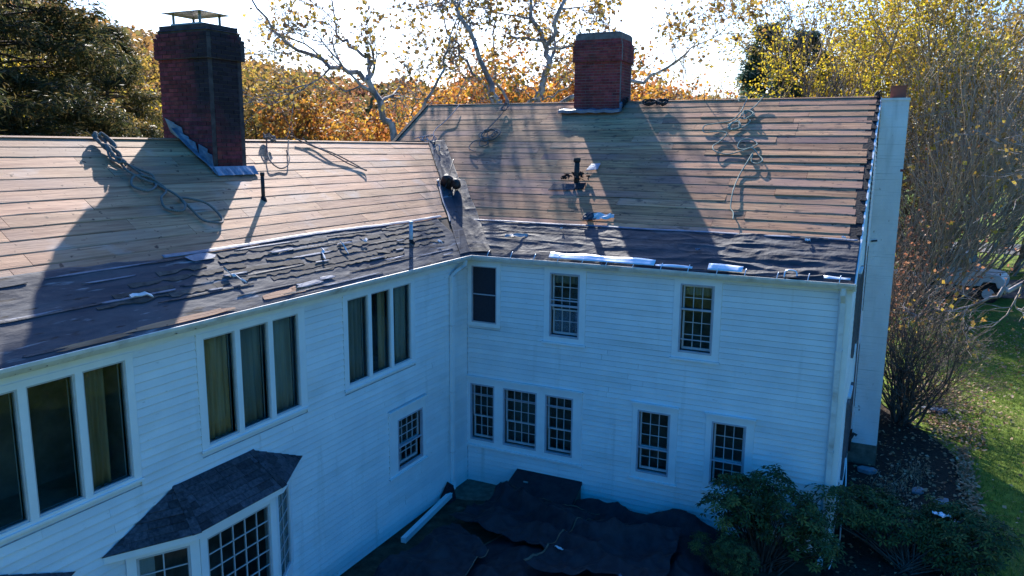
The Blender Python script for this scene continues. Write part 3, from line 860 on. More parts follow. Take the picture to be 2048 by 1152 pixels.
# felt along the main eave
def ridge(v): return (1 - abs(2 * v - 1)) ** 3
def feltB(u, t):
    x = -.35 + (RX + .005 + .35) * u
    s = -.03 + (1.15 + .03 * fbm(x * 2.2, 1, 4) + .02 * vnoise(x * 9, 3, 2)) * t
    lim = E - (s * math.sin(aB)) / SA
    x = max(x, lim - .02)
    k = max(0, min(1, (x - 3.6) / 2.5))
    wr = .006 * (1 - (s / .27) % 1.0) ** 2 * vnoise(x * .6, s * 2, 2)
    wr += (.012 + .016 * k) * ridge(fbm(x * .8 + 2, s * 4.5 + .8 * fbm(x * .9, s, 5), 9, 2)) 
    wr += .014 * ridge(fbm(x * 1.6 + s, s * 3.2 - x * .7, 17, 2)) * vnoise(x * .9, s, 6)
    wr += .010 * k * ridge(fbm(x * 2.4 - s * 2, s * 6, 23, 2))
    wr += .006 * fbm(x * 9, s * 9, 3)
    return PB(x, s, .006 + wr)
o = grid_mesh('roofing_felt', 420, 80, feltB, M['felt'], roofB, .004)
def edgeB(u, t):
    x = -.32 + 7.7 * u; s = 1.10 + .05 * t + .006 * math.sin(x * 3)
    return PB(x, s, .030 + .005 * fbm(x * 5, t, 3))
grid_mesh('felt_lap_edge', 120, 3, edgeB, M['feltedge'], roofB, .003)
# felt along the wing eave
def feltA(u, t):
    y = YA0 + (-.02 - YA0) * u; s = -.03 + (1.18 + .05 * math.sin(y * 1.3) + .03 * vnoise(y * 5, 2, 2)) * t
    lim = -E + (s * math.sin(aA)) / SB
    y = min(y, lim + .02)
    wr = .006 * (1 - (s / .26) % 1.0) ** 2 * vnoise(y * .9, s * 3, 12)
    wr += .007 * ridge(fbm(y * .6, s * 5 + fbm(y, s, 3), 31, 2)) + .004 * ridge(fbm(y * 1.6 + s * 2, s * 8, 37, 2)) + .003 * fbm(y * 9, s * 10, 13)
    return PA(y, s, .008 + wr)
grid_mesh('roofing_felt', 330, 56, feltA, M['feltA'], roofA, .004)
def edgeA(u, t):
    y = -6.9 + 7.1 * u; s = 1.14 + .060 * t + .02 * math.sin(y * 1.3) + .012 * fbm(y * 6, t, 5)
    return PA(y, s, .026 + .006 * fbm(y * 4, t * 2, 3))
grid_mesh('felt_lap_edge', 140, 4, edgeA, M['feltedge'], roofA, .003)
# valley lining: a strip of felt folded into the valley
zv = lambda t: ZE + .02 + (ZA - ZE + .02) * t
def valB(u, t):
    z = zv(t); s = (z - ZE) / math.sin(aB); x = E - (z - ZE) / SA
    w = (.46 if t < .60 else .32) + .05 * vnoise(t * 9, 1, 3)
    return PB(x + w * u, s + .05 * u, .018 + .012 * u * (1 - u) + .015 * ridge(fbm(u * 1.2 + t * 5, t * 11 - u * 1.5, 7, 2)) + .006 * fbm(u * 6, t * 40, 9))
def valA(u, t):
    z = zv(t); s = (z - ZE) / math.sin(aA); y = -E + (z - ZE) / SB
    w = (.40 if t < .60 else .22) + .04 * vnoise(t * 9, 4, 3)
    return PA(y - w * u, s, .018 + .01 * u * (1 - u) + .010 * ridge(fbm(u * 1.2, t * 9 + u, 8, 2)) + .005 * fbm(u * 6, t * 40, 9))
grid_mesh('valley_felt', 24, 180, valB, M['felt'], roofB, .004)
grid_mesh('valley_felt', 20, 160, valA, M['feltA'], roofA, .004)
def valE(u, t):
    z = zv(.24 + t * .36); s = (z - ZE) / math.sin(aA); y = -E + (z - ZE) / SB
    return PA(y - .40 - .07 * u + .02 * math.sin(t * 9), s, .036 + .006 * fbm(u * 4, t * 18, 8))
grid_mesh('felt_lap_edge', 3, 40, valE, M['feltedge'], roofA, .003)
# irregular scraps: remnants of shingles on the wing, shiny torn underlayment, wood showing through
def scrap(PF, name, m, par, u, s, wu, ws, hh, rng, th=.006, n=9, tilt=0.0):
    pts = []
    for k in range(n):
        a = 2 * math.pi * k / n; rr = rng.uniform(.7, 1.15)
        ca, sa = math.cos(a), math.sin(a)
        cu = math.copysign(abs(ca) ** .6, ca); cs = math.copysign(abs(sa) ** .6, sa)
        pts.append((u + cu * wu * .5 * rr, s + cs * ws * .5 * rng.uniform(.75, 1.1)))
    b = MB()
    lo = [PF(a, c, hh) for a, c in pts]; hi = [PF(a, c, hh + th + tilt * abs(a - u) + rng.uniform(0, tilt * .1)) for a, c in pts]
    n = len(pts)
    b.add(lo + hi, [tuple(range(n)), tuple(range(2 * n - 1, n - 1, -1))] + [(i, i + n, (i + 1) % n + n, (i + 1) % n) for i in range(n)])
    return b.obj(name, m, par)
def ridge(v): return (1 - abs(2 * v - 1)) ** 3
rs = random.Random(5)
def course(y0, y1, s0, ht, rng, seed):
    """a ragged strip of old shingle course: straight top, torn lower edge, now and then a tab missing"""
    y = y0
    while y < y1:
        w = min(rng.uniform(.25, 1.5), y1 - y)
        if w < .12: break
        n = max(4, int(w / .05)); lo = []; hi = []
        for k in range(n + 1):
            yy = y + w * k / n
            tab = .05 * ridge(vnoise(yy * 2.3, seed, 4))
            lo.append((yy, s0 + tab + .07 * fbm(yy * 11, seed, 3) + .015 * rng.random())); hi.append((yy, s0 + ht - .05 * fbm(yy * 5, seed, 8)))
        b = MB(); m_ = n + 1; cur = rng.uniform(0, .018)
        vs = [PA(a, c, .018) for a, c in lo] + [PA(a, c, .018) for a, c in hi] + [PA(a, c, .023 + cur * .6 * vnoise(a * 4, seed, 2) + .004 * rng.random()) for a, c in lo] + [PA(a, c, .020) for a, c in hi]
        fs = []
        for k in range(n): fs += [(2 * m_ + k, 2 * m_ + k + 1, 3 * m_ + k + 1, 3 * m_ + k), (k, 2 * m_ + k, 2 * m_ + k + 1, k + 1)[::-1], (m_ + k, m_ + k + 1, 3 * m_ + k + 1, 3 * m_ + k)[::-1]]
        fs += [(0, m_, 3 * m_, 2 * m_), (n, 2 * m_ + n, 3 * m_ + n, m_ + n)]
        b.add(vs, fs); b.obj('shingle_remnant', M['shingle_old'], roofA)
        y += w + (rng.uniform(.1, .8) if rng.random() < .3 else rng.uniform(-.02, .02))
for row in range(6):
    course(-6.2 + .25 * rs.random() + (.5 if row < 1 else 0), -.55 + .1 * row - (1.6 if row < 1 else .3 * rs.random()), .30 + row * .128, .17, rs, row * 3.1)
for row, (ya, yb_) in enumerate([(-8.3, -6.3), (-8.0, -6.2), (-7.7, -6.2), (-7.2, -6.2)]):
    course(ya, yb_, .40 + row * .13, .15, rs, 40 + row * 2.3)
# long torn bands where the underlayment was ripped along its courses
for k in range(34):
    y = rs.uniform(-9.5, -.8); sv = .06 + .17 * rs.randrange(7) + rs.uniform(-.02, .02)
    if y > -.8 - (1.1 - sv) * .0: continue
    scrap(PA, 'torn_felt_band', rs.choice([M['felt'], M['feltA'], M['felt'], M['feltedge']]), roofA, y, sv, rs.uniform(.4, 1.5), rs.uniform(.015, .05), .020, rs, .006, 18, .006)
for (y, s, wu, ws) in [(-5.0, .16, .75, .14), (-4.55, .2, .5, .1), (-4.3, .55, .4, .05), (-3.4, .86, .5, .06), (-4.9, .92, .7, .06), (-2.6, .3, .8, .05), (-3.0, .38, .5, .04), (-1.0, .12, .5, .05), (-7.3, .55, .4, .05), (-6.1, .62, .6, .05), (-6.6, .42, .3, .04), (-1.9, .7, .35, .04), (-2.2, .48, .3, .05)]:
    scrap(PA, 'torn_foil_strip', M['feltedge'], roofA, y, s, wu * .8, ws * .7, .030, rs, .004, 14, .03)
for (y, s, wu, ws) in [(-7.4, .05, 1.6, .09), (-5.55, .10, .9, .13), (-8.6, .03, .9, .08), (-5.2, .13, .5, .10)]:
    scrap(PA, 'bare_wood_patch', M['boardA'], roofA, y, s, wu, ws, .024, rs, .004, 14)
scrap(PA, 'blue_felt_patch', M['feltedge'], roofA, -6.35, 1.05, .5, .14, .03, rs, .004, 12)

# ------------------------------------------------------------------ chimneys
def unit_brick():
    b = MB(); e = .06
    b.box(-.5, .5, -.5, .5, -.5, .5)
    return b.v, b.f
def brick_mesh(m):
    b = MB(); b.box(-.5, .5, -.5, .5, -.5, .5); return b.mesh('brick', m)
def chimney(parent, label, x0, x1, y0, y1, z0, ztop, m, mm, corbel, rng, budget, ch=.0677, bl=.203):
    """corbel: list of (z_from, z_to, extra outwards)"""
    c = bpy.data.objects.new('chimney', None); link(c, parent); c['label'] = label
    core = MB()
    core.box(x0 + .008, x1 - .008, y0 + .008, y1 - .008, z0, ztop - .02)
    for (za, zb, ex) in corbel: core.box(x0 - ex + .008, x1 + ex - .008, y0 - ex + .008, y1 + ex - .008, za + .002, zb - .006)
    core.obj('mortar_core', mm, c)
    me = brick_mesh(m); rest = MB(); n = 0; items = []
    k = 0; z = z0
    while z < ztop - .03:
        ex = 0
        for (za, zb, e_) in corbel:
            if za <= z + ch * .5 < zb: ex = e_
        X0, X1, Y0, Y1 = x0 - ex, x1 + ex, y0 - ex, y1 + ex; d = .09
        off = (k % 2) * bl / 2
        def run(a0, a1, fn, vis, stag):
            a = a0 - off if stag else a0 - (bl / 2 - off)
            while a < a1 - .01:
                p, q = max(a, a0), min(a + bl, a1)
                if q - p > .02: items.append((vis, fn(p, q - .009), z))
                a += bl
        j = lambda: rng.uniform(-.003, .004)
        run(X0, X1, lambda p, q: ((p + q) / 2, Y0 + d / 2 - j(), q - p, d), True, True)
        run(X0, X1, lambda p, q: ((p + q) / 2, Y1 - d / 2, q - p, d), False, True)
        run(Y0 + d + .01, Y1 - d, lambda p, q: (X1 - d / 2 + j(), (p + q) / 2, d, q - p), True, False)
        run(Y0 + d + .01, Y1 - d, lambda p, q: (X0 + d / 2, (p + q) / 2, d, q - p), False, False)
        k += 1; z += ch
    items.sort(key=lambda t: (not t[0], -t[2]))
    for vis, (cx, cy, sx, sy), z in items:
        if vis and n < budget:
            o = bpy.data.objects.new('brick', me); link(o, c)
            o.location = (cx, cy, z + ch / 2 - .005); o.scale = (sx, sy, ch - .011)
            o.rotation_euler = (0, 0, rng.uniform(-.008, .008)); n += 1
        else:
            rest.box(cx - sx / 2, cx + sx / 2, cy - sy / 2, cy + sy / 2, z, z + ch - .011)
    if rest.v: tag(rest.obj('brickwork', m, c), kind='stuff')
    return c
cA = chimney(wing, 'tall sooty brick chimney with a metal cap', -3.34, -2.22, -4.54, -3.80, 6.4, 9.02, M['brickS'], M['mortarS'],
             [(8.55, 8.89, .045), (8.89, 8.96, .015), (8.96, 9.10, -.02)], random.Random(3), 300)
b = MB(); b.add([(-3.36, -4.56, 9.0), (-2.2, -4.56, 9.0), (-2.2, -3.78, 9.0), (-3.36, -3.78, 9.0), (-3.1, -4.4, 9.10), (-2.42, -4.4, 9.10), (-2.42, -3.94, 9.10), (-3.1, -3.94, 9.10)],
                [(0, 3, 2, 1), (4, 5, 6, 7), (0, 1, 5, 4), (1, 2, 6, 5), (2, 3, 7, 6), (3, 0, 4, 7)])
b.obj('mortar_wash', M['mortarS'], cA)
cap = empty('chimney_cap', (-2.80, -4.18, 9.1), wing)
b = MB(); b.box(-.34, .34, -.24, .24, .0, .035); b.obj('cap_base', M['galv'], cap)
for sx in (-.30, .30):
    for sy in (-.21, .21):
        b = MB(); b.box(sx - .028, sx + .028, sy - .004, sy + .004, .035, .20); b.box(sx - .004, sx + .004, sy - .026, sy - .0045, .035, .20); b.obj('cap_leg', M['galv'], cap)
b = MB(); b.add([(-.44, -.34, .194), (.44, -.34, .194), (.44, .34, .194), (-.44, .34, .194), (-.44, -.34, .202), (.44, -.34, .202), (.44, .34, .202), (-.44, .34, .202), (0, 0, .255), (0, 0, .200)],
                [(0, 1, 5, 4), (1, 2, 6, 5), (2, 3, 7, 6), (3, 0, 4, 7), (4, 5, 8), (5, 6, 8), (6, 7, 8), (7, 4, 8), (1, 0, 9), (2, 1, 9), (3, 2, 9), (0, 3, 9)])
b.obj('cap_lid', M['galv'], cap)
# lead flashing round the wing chimney
flash = empty('chimney_flashing', (0, 0, 0), wing)
b = MB(); y0 = -3.72; n = 12
for k in range(n):
    ya, yb2 = -4.60 + k * .075, -4.60 + (k + 1) * .075
    ja = .01 * math.sin(k * 2.1); jb = .01 * math.sin((k + 1) * 2.1)
    b.hexa([PAz(-2.215, ya, .0), PAz(-2.215, yb2, .0), PAz(-2.08 + jb, yb2, .02), PAz(-2.08 + ja, ya, .02), PAz(-2.21, ya, .09), PAz(-2.21, yb2, .09), PAz(-2.075 + jb, yb2, .035 + jb), PAz(-2.075 + ja, ya, .035 + ja)])
b.obj('apron_flashing', M['lead'], flash)
for k in range(6):
    x = -2.27 - k * .155; zz = ZE + (E - x) * SA
    tl = R.uniform(-.06, .06); ht = .17 + R.uniform(0, .07)
    b = MB()
    p = [(x + .07, -4.552, zz - .08), (x - .10, -4.552, zz + .02), (x - .10 + tl, -4.60 - R.uniform(0, .03), zz + ht + .06), (x + .07 + tl, -4.575, zz + ht - .02)]
    q = [(a, c - .006, d) for a, c, d in p]
    b.hexa(p + q); b.obj('step_flashing', M['lead'], flash)
b = MB(); pts = [PAz(-2.12, -4.62, .03), PAz(-2.3, -4.64, .06), PAz(-2.5, -4.66, .05), PAz(-2.75, -4.68, .06), PAz(-3.05, -4.68, .09)]
for a, c in zip(pts, pts[1:]):
    b.hexa([a, c, c + Vector((0, .09, -.01)), a + Vector((0, .09, -.01)), a + Vector((0, 0, .012)), c + Vector((0, 0, .02)), c + Vector((0, .09, .012)), a + Vector((0, .09, .01))])
b.obj('bent_flashing_edge', M['lead'], flash)

cB = chimney(house, 'broad red brick chimney on the main ridge', .43, 1.63, 4.72, 5.62, 7.9, 9.93, M['brick'], M['mortar'],
             [(9.28, 9.66, .04), (9.66, 9.73, .02), (9.80, 9.95, -.03)], random.Random(9), 260)
b = MB(); b.box(.50, 1.56, 4.79, 5.55, 9.925, 9.96); b.obj('mortar_wash', M['mortar'], cB)
b = MB(); n = 16
for k in range(n):
    xa, xb = .10 + k * .10, .10 + (k + 1) * .10
    ja, jb = .012 * math.sin(k * 1.7), .012 * math.sin((k + 1) * 1.7)
    b.hexa([(xa, 4.70, 8.06 + ja), (xb, 4.70, 8.06 + jb), (xb, 4.50, 8.02 + jb), (xa, 4.50, 8.02 + ja), (xa, 4.70, 8.13 + ja), (xb, 4.70, 8.13 + jb), (xb, 4.49, 8.09 + jb), (xa, 4.49, 8.09 + ja)])
b.obj('apron_flashing', M['lead'], cB)
for k in range(4):
    x = 1.66 + .01 * k
    b = MB(); b.hexa([(x, 4.62 + k * .13, 8.08 + k * .07), (x, 4.80 + k * .13, 8.16 + k * .07), (x + .03, 4.80 + k * .13, 8.16 + k * .07), (x + .05, 4.60 + k * .13, 8.06 + k * .07),
                      (x, 4.62 + k * .13, 8.25 + k * .05), (x, 4.80 + k * .13, 8.30 + k * .05), (x + .02, 4.80 + k * .13, 8.30 + k * .05), (x + .07, 4.60 + k * .13, 8.24 + k * .05)])
    b.obj('step_flashing', M['tar'] if k else M['lead'], cB)

# white painted end chimney
c = empty('end_chimney', (0, 0, 0), house); c['label'] = 'white painted brick chimney against the gable end'
b = MB(); b.box(7.47, 7.985, 4.808, 5.70, .53, 8.25); b.obj('mortar_core', M['brickW'], c)
b = MB(); z = .53; k = 0; rc = random.Random(4)
while z < 8.2:
    off = (k % 2) * .1; a = 7.46 - off
    while a < 7.99:
        p, q = max(a, 7.46), min(a + .2, 7.995)
        if q - p > .03 and not (k % 37 == 5 and q > 7.98): 
            jj = rc.uniform(-.0015, .0015); b.box(p, q - .006, 4.80 + jj, 4.88, z, z + .0605)
        a += .2
    a = 4.89
    while a < 5.68: b.box(7.9, 7.995, a, min(a + .194, 5.7), z, z + .0605); a += .2
    z += .0677; k += 1
tag(b.obj('brickwork', M['brickW'], c), kind='stuff')
b = MB(); b.box(7.94, 7.999, 4.797, 4.86, 6.72, 6.775); b.obj('bare_brick', M['brick'], c)
b = MB(); b.box(7.44, 8.01, 4.78, 5.72, 8.215, 8.265); b.obj('chimney_cap_course', M['brickW'], c)
b = MB()
for (xa, xb2, ya, yb3) in ((7.61, 7.92, 4.95, 4.975), (7.61, 7.92, 5.235, 5.26), (7.61, 7.635, 4.975, 5.235), (7.895, 7.92, 4.975, 5.235)): b.box(xa, xb2, ya, yb3, 8.26, 8.53)
b.obj('flue_tile', M['clay'], c)
b = MB(); b.box(7.40, 8.0, 4.76, 5.75, -.2, .53); b.obj('chimney_footing', M['concrete'], c)
b = MB(); b.tube([(7.42, 4.70, .35), (7.42, 4.70, .62), (7.5, 4.70, .78), (7.56, 4.70, .74)], .035, 8); b.obj('black_vent', M['pipe'], c, True)
b = MB(); b.tube([(7.62, 4.77, 5.22), (7.50, 4.77, 5.20)], .02, 6); b.obj('iron_hook', M['pipe'], c)

# ------------------------------------------------------------------ downspouts
ds = empty('downspout', (0, 0, 0), wing)
def rect_pipe(pts, w, d, axis='y'):
    """rectangular corrugated leader along a polyline; w along axis"""
    b = MB(); P = [Vector(p) for p in pts]
    for a, c in zip(P, P[1:]):
        dr = (c - a).normalized(); s = Vector((0, 1, 0)) if axis == 'y' else Vector((1, 0, 0))
        s = (s - dr * s.dot(dr)).normalized(); t = dr.cross(s).normalized()
        s, t = s * w / 2, t * d / 2
        a2, c2 = a - dr * .012, c + dr * .012
        b.hexa([a2 - s - t, a2 + s - t, a2 + s + t, a2 - s + t, c2 - s - t, c2 + s - t, c2 + s + t, c2 - s + t])
    return b
rect_pipe([(.2, -.42, 4.90), (.2, -.45, 4.80)], .075, .06).obj('outlet', M['gutter'], ds)
rect_pipe([(.2, -.45, 4.80), (.13, -.66, 4.70), (.075, -.74, 4.62)], .075, .06).obj('elbow', M['gutter'], ds)
rect_pipe([(.07, -.74, 4.62), (.07, -.74, .24)], .085, .07).obj('leader', M['trim'], ds)
b = rect_pipe([(.07, -.74, .24), (.12, -.84, .15), (.20, -1.10, .13)], .09, .08); b.obj('elbow', M['trim'], ds)
b = rect_pipe([(.20, -1.10, .13), (.36, -3.02, .08)], .10, .10, 'x'); b.obj('extension', M['trim'], ds)
for z in (3.6, 2.2, .9):
    b = MB(); b.box(.03, .112, -.79, -.69, z, z + .025); b.obj('bracket', M['gutter'], ds)
ds = empty('downspout', (0, 0, 0), house)
rect_pipe([(7.27, -.2, 4.90), (7.27, -.2, 4.8), (7.27, -.09, 4.66)], .075, .06, 'x').obj('elbow', M['gutter'], ds)
rect_pipe([(7.27, -.08, 4.66), (7.27, -.08, .22)], .085, .07, 'x').obj('leader', M['gutter'], ds)
rect_pipe([(7.27, -.08, .22), (7.27, -.16, .12), (7.26, -.42, .05)], .09, .08, 'x').obj('elbow', M['gutter'], ds)
for z in (3.8, 2.0, .6):
    b = MB(); b.box(7.215, 7.325, -.125, -.035, z, z + .025); b.obj('bracket', M['gutter'], ds)

# aluminium sheets wedged along the main gutter
def metal(x0, x1, s1, label, seed, name='aluminium_flashing'):
    n = int((x1 - x0) / .1) + 1
    def fn(u, t):
        x = x0 + (x1 - x0) * u
        zz = 5.0 + .012 * fbm(x * 2, t * 2, seed)
        y = -.255 + t * s1 * .86
        return (x, y, zz + t * s1 * .62 + .06 + .01 * math.sin(x * 7 + seed) * t)
    o = grid_mesh(name, n, 4, fn, M['alu'], None, .003)
    return tag(o, label, 'flashing', 'bright metal strips along the main gutter')
metal(1.95, 4.05, .15, 'long bright metal strip lying along the main gutter', 1)
metal(4.07, 4.75, .05, 'narrow bright metal strip continuing right of the long one', 2)
metal(5.02, 5.62, .15, 'short wide bright metal piece lying in the main gutter', 3)
metal(6.95, 7.36, .06, 'small bright metal piece at the right end of the gutter', 4)
b = MB(); b.tube(spline([(6.32, -.24, 5.03), (6.33, -.2, 5.12), (6.40, -.18, 5.15), (6.50, -.18, 5.13), (6.52, -.2, 5.05)], 6), .014, 6)
tag(b.obj('bent_strap', M['alu'], None, True), 'bent pale strap hoop standing in the main gutter', 'strap')

# ------------------------------------------------------------------ things on the roofs
def ring(b, c, r0, r1, h, n=12, ax=Vector((0, 0, 1))):
    b.tube([c, c + ax * h], r0, n)
t = empty('vent_pipe', tuple(PA(-4.13, 2.18))); tag(t, 'thin black vent pipe standing in the middle of the left roof', 'vent pipe')
b = MB(); b.tube([(0, 0, -.1), (0, 0, .44)], .032, 12); b.obj('pipe', M['pipe'], t, True)
b = MB(); b.tube([(0, 0, .39), (0, 0, .445)], .038, 12); b.obj('pipe_rim', M['pipe'], t, True)
b = MB(); b.tube([(.0, 0, -.06), (.0, 0, .05)], [.07, .036], 12); b.obj('boot', M['tar'], t, True)
t = empty('vent_pipe', tuple(PA(-1.62, .62))); tag(t, 'pale grey vent pipe in the torn felt near the inner corner', 'vent pipe')
b = MB(); b.tube([(0, 0, -.1), (0, 0, .40)], .038, 14); b.obj('pipe', M['pipeW'], t, True)
b = MB(); b.tube([(0, 0, .36), (0, 0, .405)], .045, 14); b.obj('pipe_rim', M['pipeW'], t, True)
b = MB(); b.tube([(0, 0, -.06), (0, 0, .06)], [.09, .043], 12); b.obj('boot', M['tar'], t, True)
base = PBz(1.58, 2.10)
t = empty('vent_pipe', tuple(base)); tag(t, 'stout black vent pipe with ragged tar flashing on the right roof', 'vent pipe')
b = MB(); b.tube([(0, 0, -.1), (0, 0, .45)], .06, 14); b.obj('pipe', M['pipe'], t, True)
b = MB(); b.tube([(0, 0, .43), (0, 0, .52)], [.075, .08], 14); b.obj('pipe_rim', M['pipe'], t, True)
rt = random.Random(31)
for k in range(26):
    a = rt.uniform(0, 6.28); rr = rt.uniform(.06, .3); s = rt.uniform(.05, .12)
    cx, cy = rr * math.cos(a) * 1.25, rr * math.sin(a) * .6
    g = PBz(1.58 + cx, 2.10 + cy) - base
    p = [Vector((g.x + rt.uniform(-s, s), g.y + rt.uniform(-s, s) * .7, g.z + .03 + max(0, .26 - rr * .7) * rt.uniform(.2, 1))) for _ in range(4)]
    b = MB(); c_ = sum(p, Vector()) / 4; p.sort(key=lambda q: math.atan2(q.y - c_.y, q.x - c_.x)); n = Vector((0, -.01, .012))
    b.hexa(p + [q + n for q in p]); b.obj('tar_scrap', M['tar'], t)
for (x, y, w, d, mm) in ((1.35, 1.86, .6, .10, 'felt'), (1.80, 2.55, .26, .11, 'lead'), (1.7, 1.9, .3, .1, 'tar')):
    q = [PBz(x - w / 2, y - d, .03) - base, PBz(x + w / 2, y - d * .6, .03) - base, PBz(x + w / 2, y + d, .05) - base, PBz(x - w / 2 + .05, y + d * .8, .045) - base]
    b = MB(); b.hexa(q + [v + Vector((0, 0, .012)) for v in q]); b.obj('flashing_sheet', M[mm], t)

def rope(name, label, PF, uv, r=.013, m='rope', lift=.035, seed=0, n=9, group='ropes left lying on the roofs', extra=None):
    pts = []
    for i, q in enumerate(uv):
        h_ = lift + .02 * ((i * 7 + seed) % 3) + (q[2] if len(q) > 2 else 0)
        pts.append(PF(q[0], q[1], h_))
    b = MB(); P = spline(pts, n)
    if extra:
        for k in range(3): pass
    b.tube(P, r, 7)
    o = b.obj(name, M[m], None, True)
    if extra:
        for k, e in enumerate(extra):
            b = MB(); b.tube(spline([PF(q[0], q[1], lift + .03 + (q[2] if len(q) > 2 else 0)) for q in e], 7), r, 6)
            b.obj('rope_loop', M[m], o, True)
    return tag(o, label, 'rope', group)
def coil(cx, cy, rx, ry, turns, seed, hh=.05, slope=1.0):
    q = random.Random(seed); out = []
    for k in range(int(turns * 8)):
        a = k * math.pi / 4
        out.append((cx + rx * math.cos(a) * q.uniform(.55, 1.1), cy + ry * math.sin(a) * q.uniform(.55, 1.1), q.uniform(0, hh)))
    return out
A1 = [(-2.90, -6.22, .06), (-2.77, -6.13), (-2.48, -6.16), (-2.23, -6.0), (-2.10, -5.90), (-1.98, -5.92), (-1.88, -6.02), (-1.80, -6.24), (-1.95, -6.34), (-2.10, -6.18), (-2.05, -5.98), (-1.90, -5.85),
      (-1.78, -5.92), (-1.66, -6.12), (-1.51, -6.16), (-1.42, -5.98), (-1.50, -5.84), (-1.67, -5.75), (-1.62, -5.60), (-1.50, -5.44), (-1.32, -5.36), (-1.17, -5.45), (-1.14, -5.60), (-1.25, -5.74), (-1.45, -5.78), (-1.70, -5.82), (-1.95, -5.92), (-2.2, -6.05), (-2.5, -6.2)]
rope('rope', 'heavy grey rope running from the left ridge into two long loops by the sooty chimney', PAz, A1, .018, 'rope', seed=1,
     extra=[coil(-2.72, -6.18, .18, .10, 4, 5, .09), coil(-2.45, -6.22, .2, .07, 3, 6, .09), [(-2.4, -6.2), (-2.2, -6.22), (-2.05, -6.12), (-1.95, -6.0)]])
rope('rope', 'small rope bundle on the left ridge with one U-shaped loop hanging below', PAz,
     [(-2.88, -2.66, .05), (-2.75, -2.76), (-2.5, -3.02), (-2.28, -3.18), (-2.19, -3.05), (-2.22, -2.84), (-2.38, -2.60), (-2.6, -2.36), (-2.85, -2.08, .02)], .013, 'rope', seed=2,
     extra=[coil(-2.86, -2.62, .10, .12, 4, 8, .10)])
rope('rope', 'narrow doubled rope loop lying slantwise right of the U-shaped one', PAz,
     [(-2.90, -1.80, .03), (-2.78, -1.62), (-2.52, -1.30), (-2.25, -.95), (-2.08, -.74), (-2.03, -.70), (-2.08, -.67), (-2.26, -.86), (-2.5, -1.16), (-2.75, -1.45), (-2.9, -1.62, .03)], .013, 'rope', seed=3)
rope('rope', 'pale rope from the ridge curling in a tangle above the valley', PBz,
     [(-3.02, 5.02), (-2.97, 4.65), (-3.05, 4.25), (-3.10, 3.93), (-3.02, 3.65), (-2.84, 3.43), (-2.90, 3.36), (-3.08, 3.46), (-3.19, 3.60), (-3.35, 3.58), (-3.48, 3.46), (-3.40, 3.58), (-3.2, 3.58), (-3.02, 3.35), (-2.86, 3.10), (-2.70, 3.0), (-2.60, 3.04), (-2.72, 3.14), (-2.66, 3.24), (-2.55, 3.18), (-2.47, 3.03)], .012, 'ropeL', .06, seed=4,
     extra=[coil(-3.05, 3.45, .22, .14, 3, 11, .08)])
rope('rope', 'coiled dark rope hanging from the ridge between the two chimneys', PBz,
     [(-1.62, 5.05, .03), (-1.55, 4.80), (-1.50, 4.45), (-1.52, 4.1), (-1.6, 3.8), (-1.35, 3.9), (-1.12, 3.75), (-1.2, 3.5), (-1.45, 3.45), (-1.66, 3.4), (-1.72, 3.2), (-1.55, 3.05), (-1.40, 3.0)], .012, 'rope', .05, seed=5,
     extra=[coil(-1.36, 3.62, .26, .24, 5, 14, .10), coil(-1.50, 4.75, .10, .2, 3, 15, .08), [(-1.6, 3.9), (-1.4, 3.6), (-1.25, 3.3), (-1.38, 3.2), (-1.5, 3.4), (-1.3, 3.7)]])
rope('rope', 'long greenish rope snaking down the right roof in open curls', PBz,
     [(4.62, 5.05, .03), (4.60, 4.8), (4.58, 4.5), (4.44, 4.25), (4.15, 4.12), (3.90, 4.0), (3.94, 3.82), (4.25, 3.82), (4.46, 3.72), (4.36, 3.50), (4.26, 3.30), (4.36, 3.10), (4.62, 3.06), (4.88, 3.14), (5.10, 3.26), (5.16, 3.42), (5.0, 3.54), (4.82, 3.48), (4.78, 3.30), (4.92, 3.20), (5.10, 3.22),
      (5.26, 3.05), (5.38, 2.86), (5.30, 2.72), (5.16, 2.84), (5.14, 3.06), (5.10, 2.8), (5.02, 2.45), (5.00, 2.1), (5.01, 1.80), (5.05, 1.45), (5.14, 1.28), (5.18, 1.08)], .013, 'ropeG', .035, seed=6, n=7,
     extra=[[(4.98, 5.05, .04), (4.88, 4.8), (4.78, 4.6), (4.70, 4.42), (4.82, 4.32), (4.9, 4.45), (4.72, 4.52), (4.55, 4.2), (4.45, 3.95), (4.6, 3.88), (4.78, 4.0), (4.86, 4.2), (4.7, 4.3)],
            coil(4.57, 3.98, .16, .16, 3, 21, .06), coil(4.75, 4.38, .13, .16, 2, 22, .06), coil(4.52, 4.98, .09, .10, 2, 23, .08)])
rope('rope', 'short rope and strap heap on the ridge right of the red chimney', PBz,
     [(2.2, 4.95, .03), (2.35, 4.86), (2.55, 4.95, .05), (2.7, 4.82), (2.8, 4.98, .05)], .02, 'pipe', .05, seed=7,
     extra=[coil(2.35, 4.88, .18, .10, 3, 33, .08), coil(2.65, 4.90, .16, .12, 3, 34, .09)])
